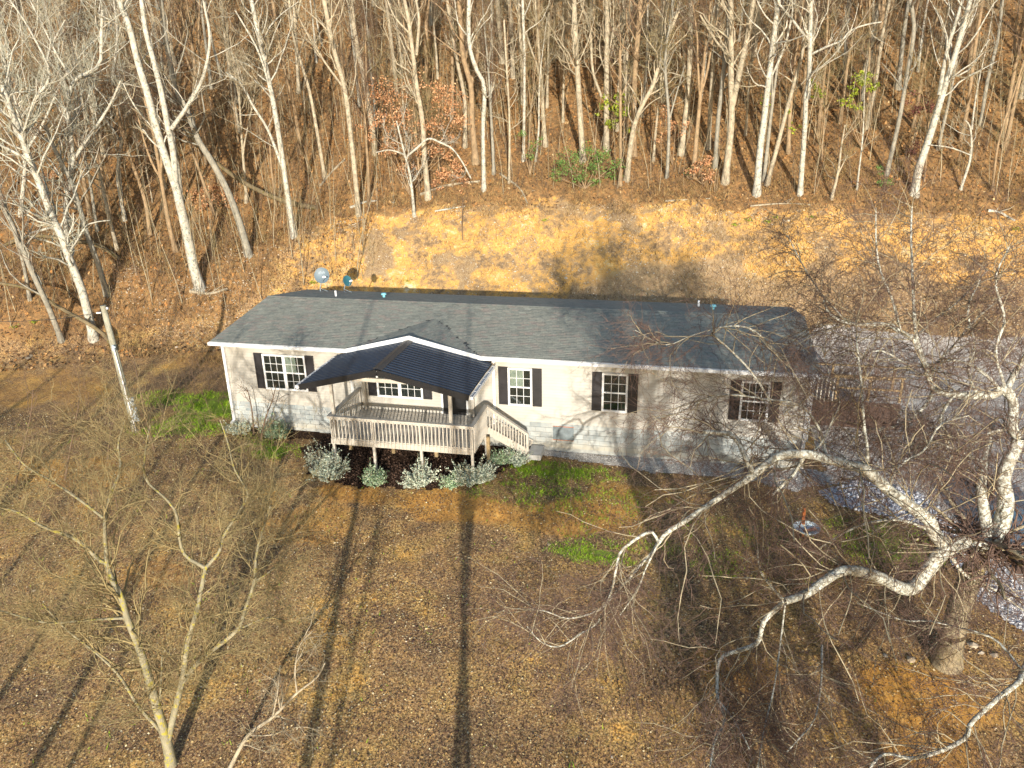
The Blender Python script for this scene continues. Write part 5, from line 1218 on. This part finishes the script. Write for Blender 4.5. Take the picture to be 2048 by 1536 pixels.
# ------------------------------------------------------------------ big sycamore at the right and yard trees in front
big = [
 ([(1893,1328),(1907,1264),(1920,1210),(1944,1148),(1960,1107),(1979,1082)], 46, 40),
 ([(1975,1088),(1935,1085),(1892,1098),(1855,1140),(1830,1173),(1805,1177),(1755,1153),(1693,1140),(1656,1157),(1615,1186),(1569,1203)], 34, 15, -2.0),
 ([(1979,1082),(2000,1057),(2012,1003),(2006,960),(2018,921),(2030,900),(2037,877)], 34, 22, .5),
 ([(1975,1070),(1966,1010),(1962,966),(1970,925),(1978,880),(1985,850)], 24, 11, 1.5),
 ([(2037,877),(2024,854),(2027,808),(2010,776),(1988,789),(1956,792),(1907,789),(1868,777),(1855,743),(1839,701),(1826,678),(1793,659),(1777,649),(1721,649),(1682,642),(1656,623),(1647,600)], 21, 4, 2.0),
 ([(2014,778),(2030,745),(2048,718),(2075,670)], 13, 9, .5),
 ([(1895,1095),(1865,1062),(1859,1041),(1814,1008),(1776,979),(1735,941),(1693,929),(1652,917),(1611,908),(1557,912),(1507,950),(1457,983),(1408,1016),(1366,1045),(1333,1066),(1317,1086)], 28, 8, -1.),
 ([(1507,950),(1489,911),(1478,886),(1460,869),(1440,866),(1408,864)], 12, 8, .5),
 ([(1611,908),(1590,945),(1565,970),(1545,990)], 9, 6),
 ([(1317,1086),(1300,1063),(1245,1099),(1234,1129),(1222,1185),(1200,1219),(1136,1237),(1090,1222),(1027,1217)], 7, 2, -.5),
 ([(1317,1086),(1300,1110),(1256,1159),(1215,1204),(1196,1245),(1162,1267),(1117,1294),(1080,1282),(1054,1252)], 7, 2, -.8),
 ([(1317,1086),(1290,1140),(1275,1180),(1240,1230)], 5, 2, -.5),
 ([(1569,1203),(1530,1240),(1522,1265),(1510,1290),(1450,1310),(1437,1330),(1434,1364),(1436,1400),(1450,1440),(1430,1480),(1420,1536)], 11, 4, -1.),
 ([(1436,1400),(1460,1430),(1485,1470),(1500,1500)], 5, 3, -.3),
 ([(1569,1203),(1540,1170),(1520,1140),(1515,1100)], 7, 3, .3),
 ([(2075,1290),(2045,1343),(2037,1364),(2000,1393),(1963,1426),(1938,1451),(1934,1472),(1896,1496),(1826,1517),(1776,1507),(1751,1521),(1735,1545)], 13, 5, -.5),
 ([(2045,1343),(2010,1298),(1979,1273),(1921,1256),(1859,1242),(1805,1240),(1714,1206)], 6, 2, -.6),
 ([(1644,1290),(1643,1355),(1631,1434),(1600,1475),(1573,1504)], 5, 3, -.5),
 ([(1570,1210),(1560,1293),(1548,1376),(1528,1459),(1516,1536)], 4, 3, -.5),
 ([(1868,777),(1850,812),(1800,850),(1740,860),(1700,880)], 9, 4, -.6),
 ([(1690,640),(1640,585),(1600,520),(1575,470)], 4, 2, .5),
 ([(1839,701),(1830,650),(1825,560),(1822,470),(1824,410)], 8, 3, 1.),
 ([(1826,678),(1870,640),(1920,600),(1975,540)], 6, 2, .8),
 ([(1800,660),(1785,600),(1760,540),(1752,480),(1752,415)], 6, 2, .8),
 ([(1855,743),(1900,700),(1950,640),(2010,590)], 6, 3, .8),
 ([(1611,908),(1640,890),(1665,840),(1680,800),(1655,740),(1645,690)], 5, 2, 1.),
 ([(1735,941),(1735,900),(1728,850),(1722,760),(1715,700),(1712,640)], 7, 3, 1.),
 ([(1652,917),(1640,860),(1600,810),(1540,800),(1470,790),(1420,795),(1350,830)], 6, 2, .6),
 ([(1540,800),(1500,740),(1450,690),(1420,660),(1480,652),(1520,670),(1560,720),(1600,780)], 5, 3, .6),
 ([(1420,660),(1380,672),(1330,690),(1270,660)], 3, 1, .3),
 ([(1892,1098),(1930,1150),(1990,1180),(2060,1230)], 8, 4, .5),
 ([(2027,808),(1960,740),(1900,720),(1830,735),(1760,700),(1700,720)], 8, 3, 1.0),
 ([(1956,792),(1935,740),(1950,690),(1935,620),(1960,560)], 7, 3, .8),
 ([(1907,789),(1880,840),(1900,880),(1870,930),(1885,970)], 7, 3, -.5),
 ([(1776,979),(1800,930),(1850,900),(1880,850),(1940,830)], 7, 3, .6),
 ([(2024,854),(1970,870),(1930,900),(1880,890),(1830,910)], 8, 3, .4),
 ([(2010,776),(1990,700),(2010,640),(1990,560),(2020,490)], 7, 3, .8),
 ([(1971,925),(1910,900),(1860,880),(1810,890),(1760,870)], 7, 3, .3),
 ([(1865,1062),(1800,1040),(1740,1045),(1690,1065),(1640,1095)], 7, 3, -.6),
]
bb = hit(1893, 1330)
root, alls = traced('huge mottled old tree with a twisted trunk and sprawling broken limbs at the right', big, M['bark_mottled'], M['twig_purple'], name='old_tree', k1=30, L1=1.9, k2=8, k3=5, t0=.75, ext=0, droop=-.10, ang=.8, wob=.15, base=bb, limb_k=1.5, rmin=.0036, cap=.0135, trunk_mat=M['old_bark'], flare=.5, clear=1.5)
# twigs in the hanging veil between the limbs
left = [
 ([(344,1540),(335,1489),(317,1426),(295,1346),(272,1279),(255,1239),(241,1189),(223,1158),(214,1127)], 21, 10),
 ([(336,1480),(353,1408),(366,1355),(375,1288),(393,1225),(411,1136)], 14, 8, .4),
 ([(214,1127),(210,1073),(210,1033),(219,993),(241,939),(236,890),(250,840)], 9, 3, .5),
 ([(214,1127),(201,1122),(152,1078),(89,1055),(36,1024),(-20,1010)], 9, 4, -.4),
 ([(206,1035),(156,997),(103,962),(49,930),(10,880)], 6, 3, .3),
 ([(411,1136),(366,1105),(353,1029),(331,997),(290,957),(290,908),(300,850)], 8, 3, .5),
 ([(411,1136),(438,1105),(447,1073),(474,1029),(496,988),(469,939),(456,886),(440,840)], 8, 2, .6),
 ([(364,1366),(402,1319),(474,1261),(491,1216),(509,1163),(514,1100),(541,1011)], 10, 4, .2),
 ([(474,1261),(530,1236),(567,1240)], 5, 2, -.3),
 ([(509,1163),(530,1150),(560,1128)], 4, 2),
 ([(322,1465),(313,1453),(277,1413),(241,1355),(197,1310),(130,1257),(85,1207)], 8, 3, -.5),
 ([(252,1236),(192,1239),(147,1243),(89,1245),(0,1221)], 6, 3, -.4),
 ([(317,1426),(322,1370),(324,1310)], 5, 3, .2),
]
bl = hit(344, 1535)
traced('yellow lichened bare tree forking low in the left foreground', left, M['bark_lichen'], M['twig_olive'], name='yard_tree', k1=24, L1=1.7, k2=7, k3=5, t0=.45, ext=0, droop=.05, ang=.75, wob=.1, base=bl, limb_k=1.8, rmin=.0036, cap=.014, clear=.6)
cen = [
 ([(440,1575),(460,1536),(496,1471),(545,1435),(594,1386),(634,1355),(650,1325)], 10, 3, -.3),
 ([(545,1435),(556,1380),(560,1330)], 4, 2),
 ([(594,1386),(590,1340),(600,1290),(625,1262)], 4, 1.5, .3),
 ([(496,1471),(540,1470),(585,1455)], 3, 1.5, -.2),
]
bc = hit(440, 1572)
traced('thin drooping pale branched tree at the bottom left of the lawn', cen, M['bark_pale'], M['twig_pale'], name='yard_tree', k1=12, L1=1.3, k2=6, k3=4, t0=.2, ext=0, droop=-.1, wob=.1, base=bc, limb_k=1.2, rmin=.004)
for lab, pts, w0 in (('bare reddish sapling in front of the left house wall', [(508,872),(505,830),(498,790),(492,775)], 4), ('bare forked sapling beside the green shrub', [(522,880),(530,840),(545,800),(552,770)], 4), ('slim sapling crossing the utility pole', [(310,905),(295,850),(280,780),(268,720)], 4), ('twiggy sapling left of the utility pole', [(130,960),(140,900),(150,850),(160,790)], 4), ('twiggy sapling at the left edge of the yard', [(30,980),(45,900),(60,840),(66,780)], 4), ('twiggy sapling in the middle of the left yard', [(215,920),(222,860),(240,800)], 4), ('bare brush clump under the left yard tree', [(240,1090),(235,1020),(225,960)], 4), ('thin bare sapling on the clay behind the roof', [(925,480),(924,440),(926,400)], 2)):
    traced(lab, [(pts, w0, 1.5)], M['twig'], M['twig'], name='sapling', k1=14, L1=1.1, k2=5, k3=3, t0=.1, ext=0, droop=.2, wob=.05, rmin=.004, foot=False)
# bare thorny brush in the left yard
P3, R3 = stems(1500, (-22, 6, -9, 8), 1.3, .010, lambda X, Y: clear_of_house(X, Y) & (X < 3.6-.35*(Y+5)) & (fbm(X*.4, Y*.4, 55) > .5) & ~((X > -1) & (Y > -2)))
B3, b3_ = spawn(P3, R3, 6, .5, 5, .7, .2, .98, .6, .25, (0, 0, .1), .5, rmin=.004)
o = link('yard_brush', tubes_mesh('yard_brush', [(P3, R3, 3), (B3, b3_, 3)]), M['twig']); tag(o, 'thin bare brush stems in the left side yard', 'brush', kind='stuff')

P4, R4 = stems(420, (17, 30, -15, -4.5), 1.8, .010, lambda X, Y: clear_of_house(X, Y) & (fbm(X*.5, Y*.5, 58) > .46))
B4, b4_ = spawn(P4, R4, 7, .6, 5, .7, .2, .98, .6, .25, (0, 0, .05), .5, rmin=.0035)
o = link('lower_brush', tubes_mesh('lower_brush', [(P4, R4, 3), (B4, b4_, 3)]), M['twig_purple']); tag(o, 'thin bare brush stems round the huge old tree', 'brush', kind='stuff')
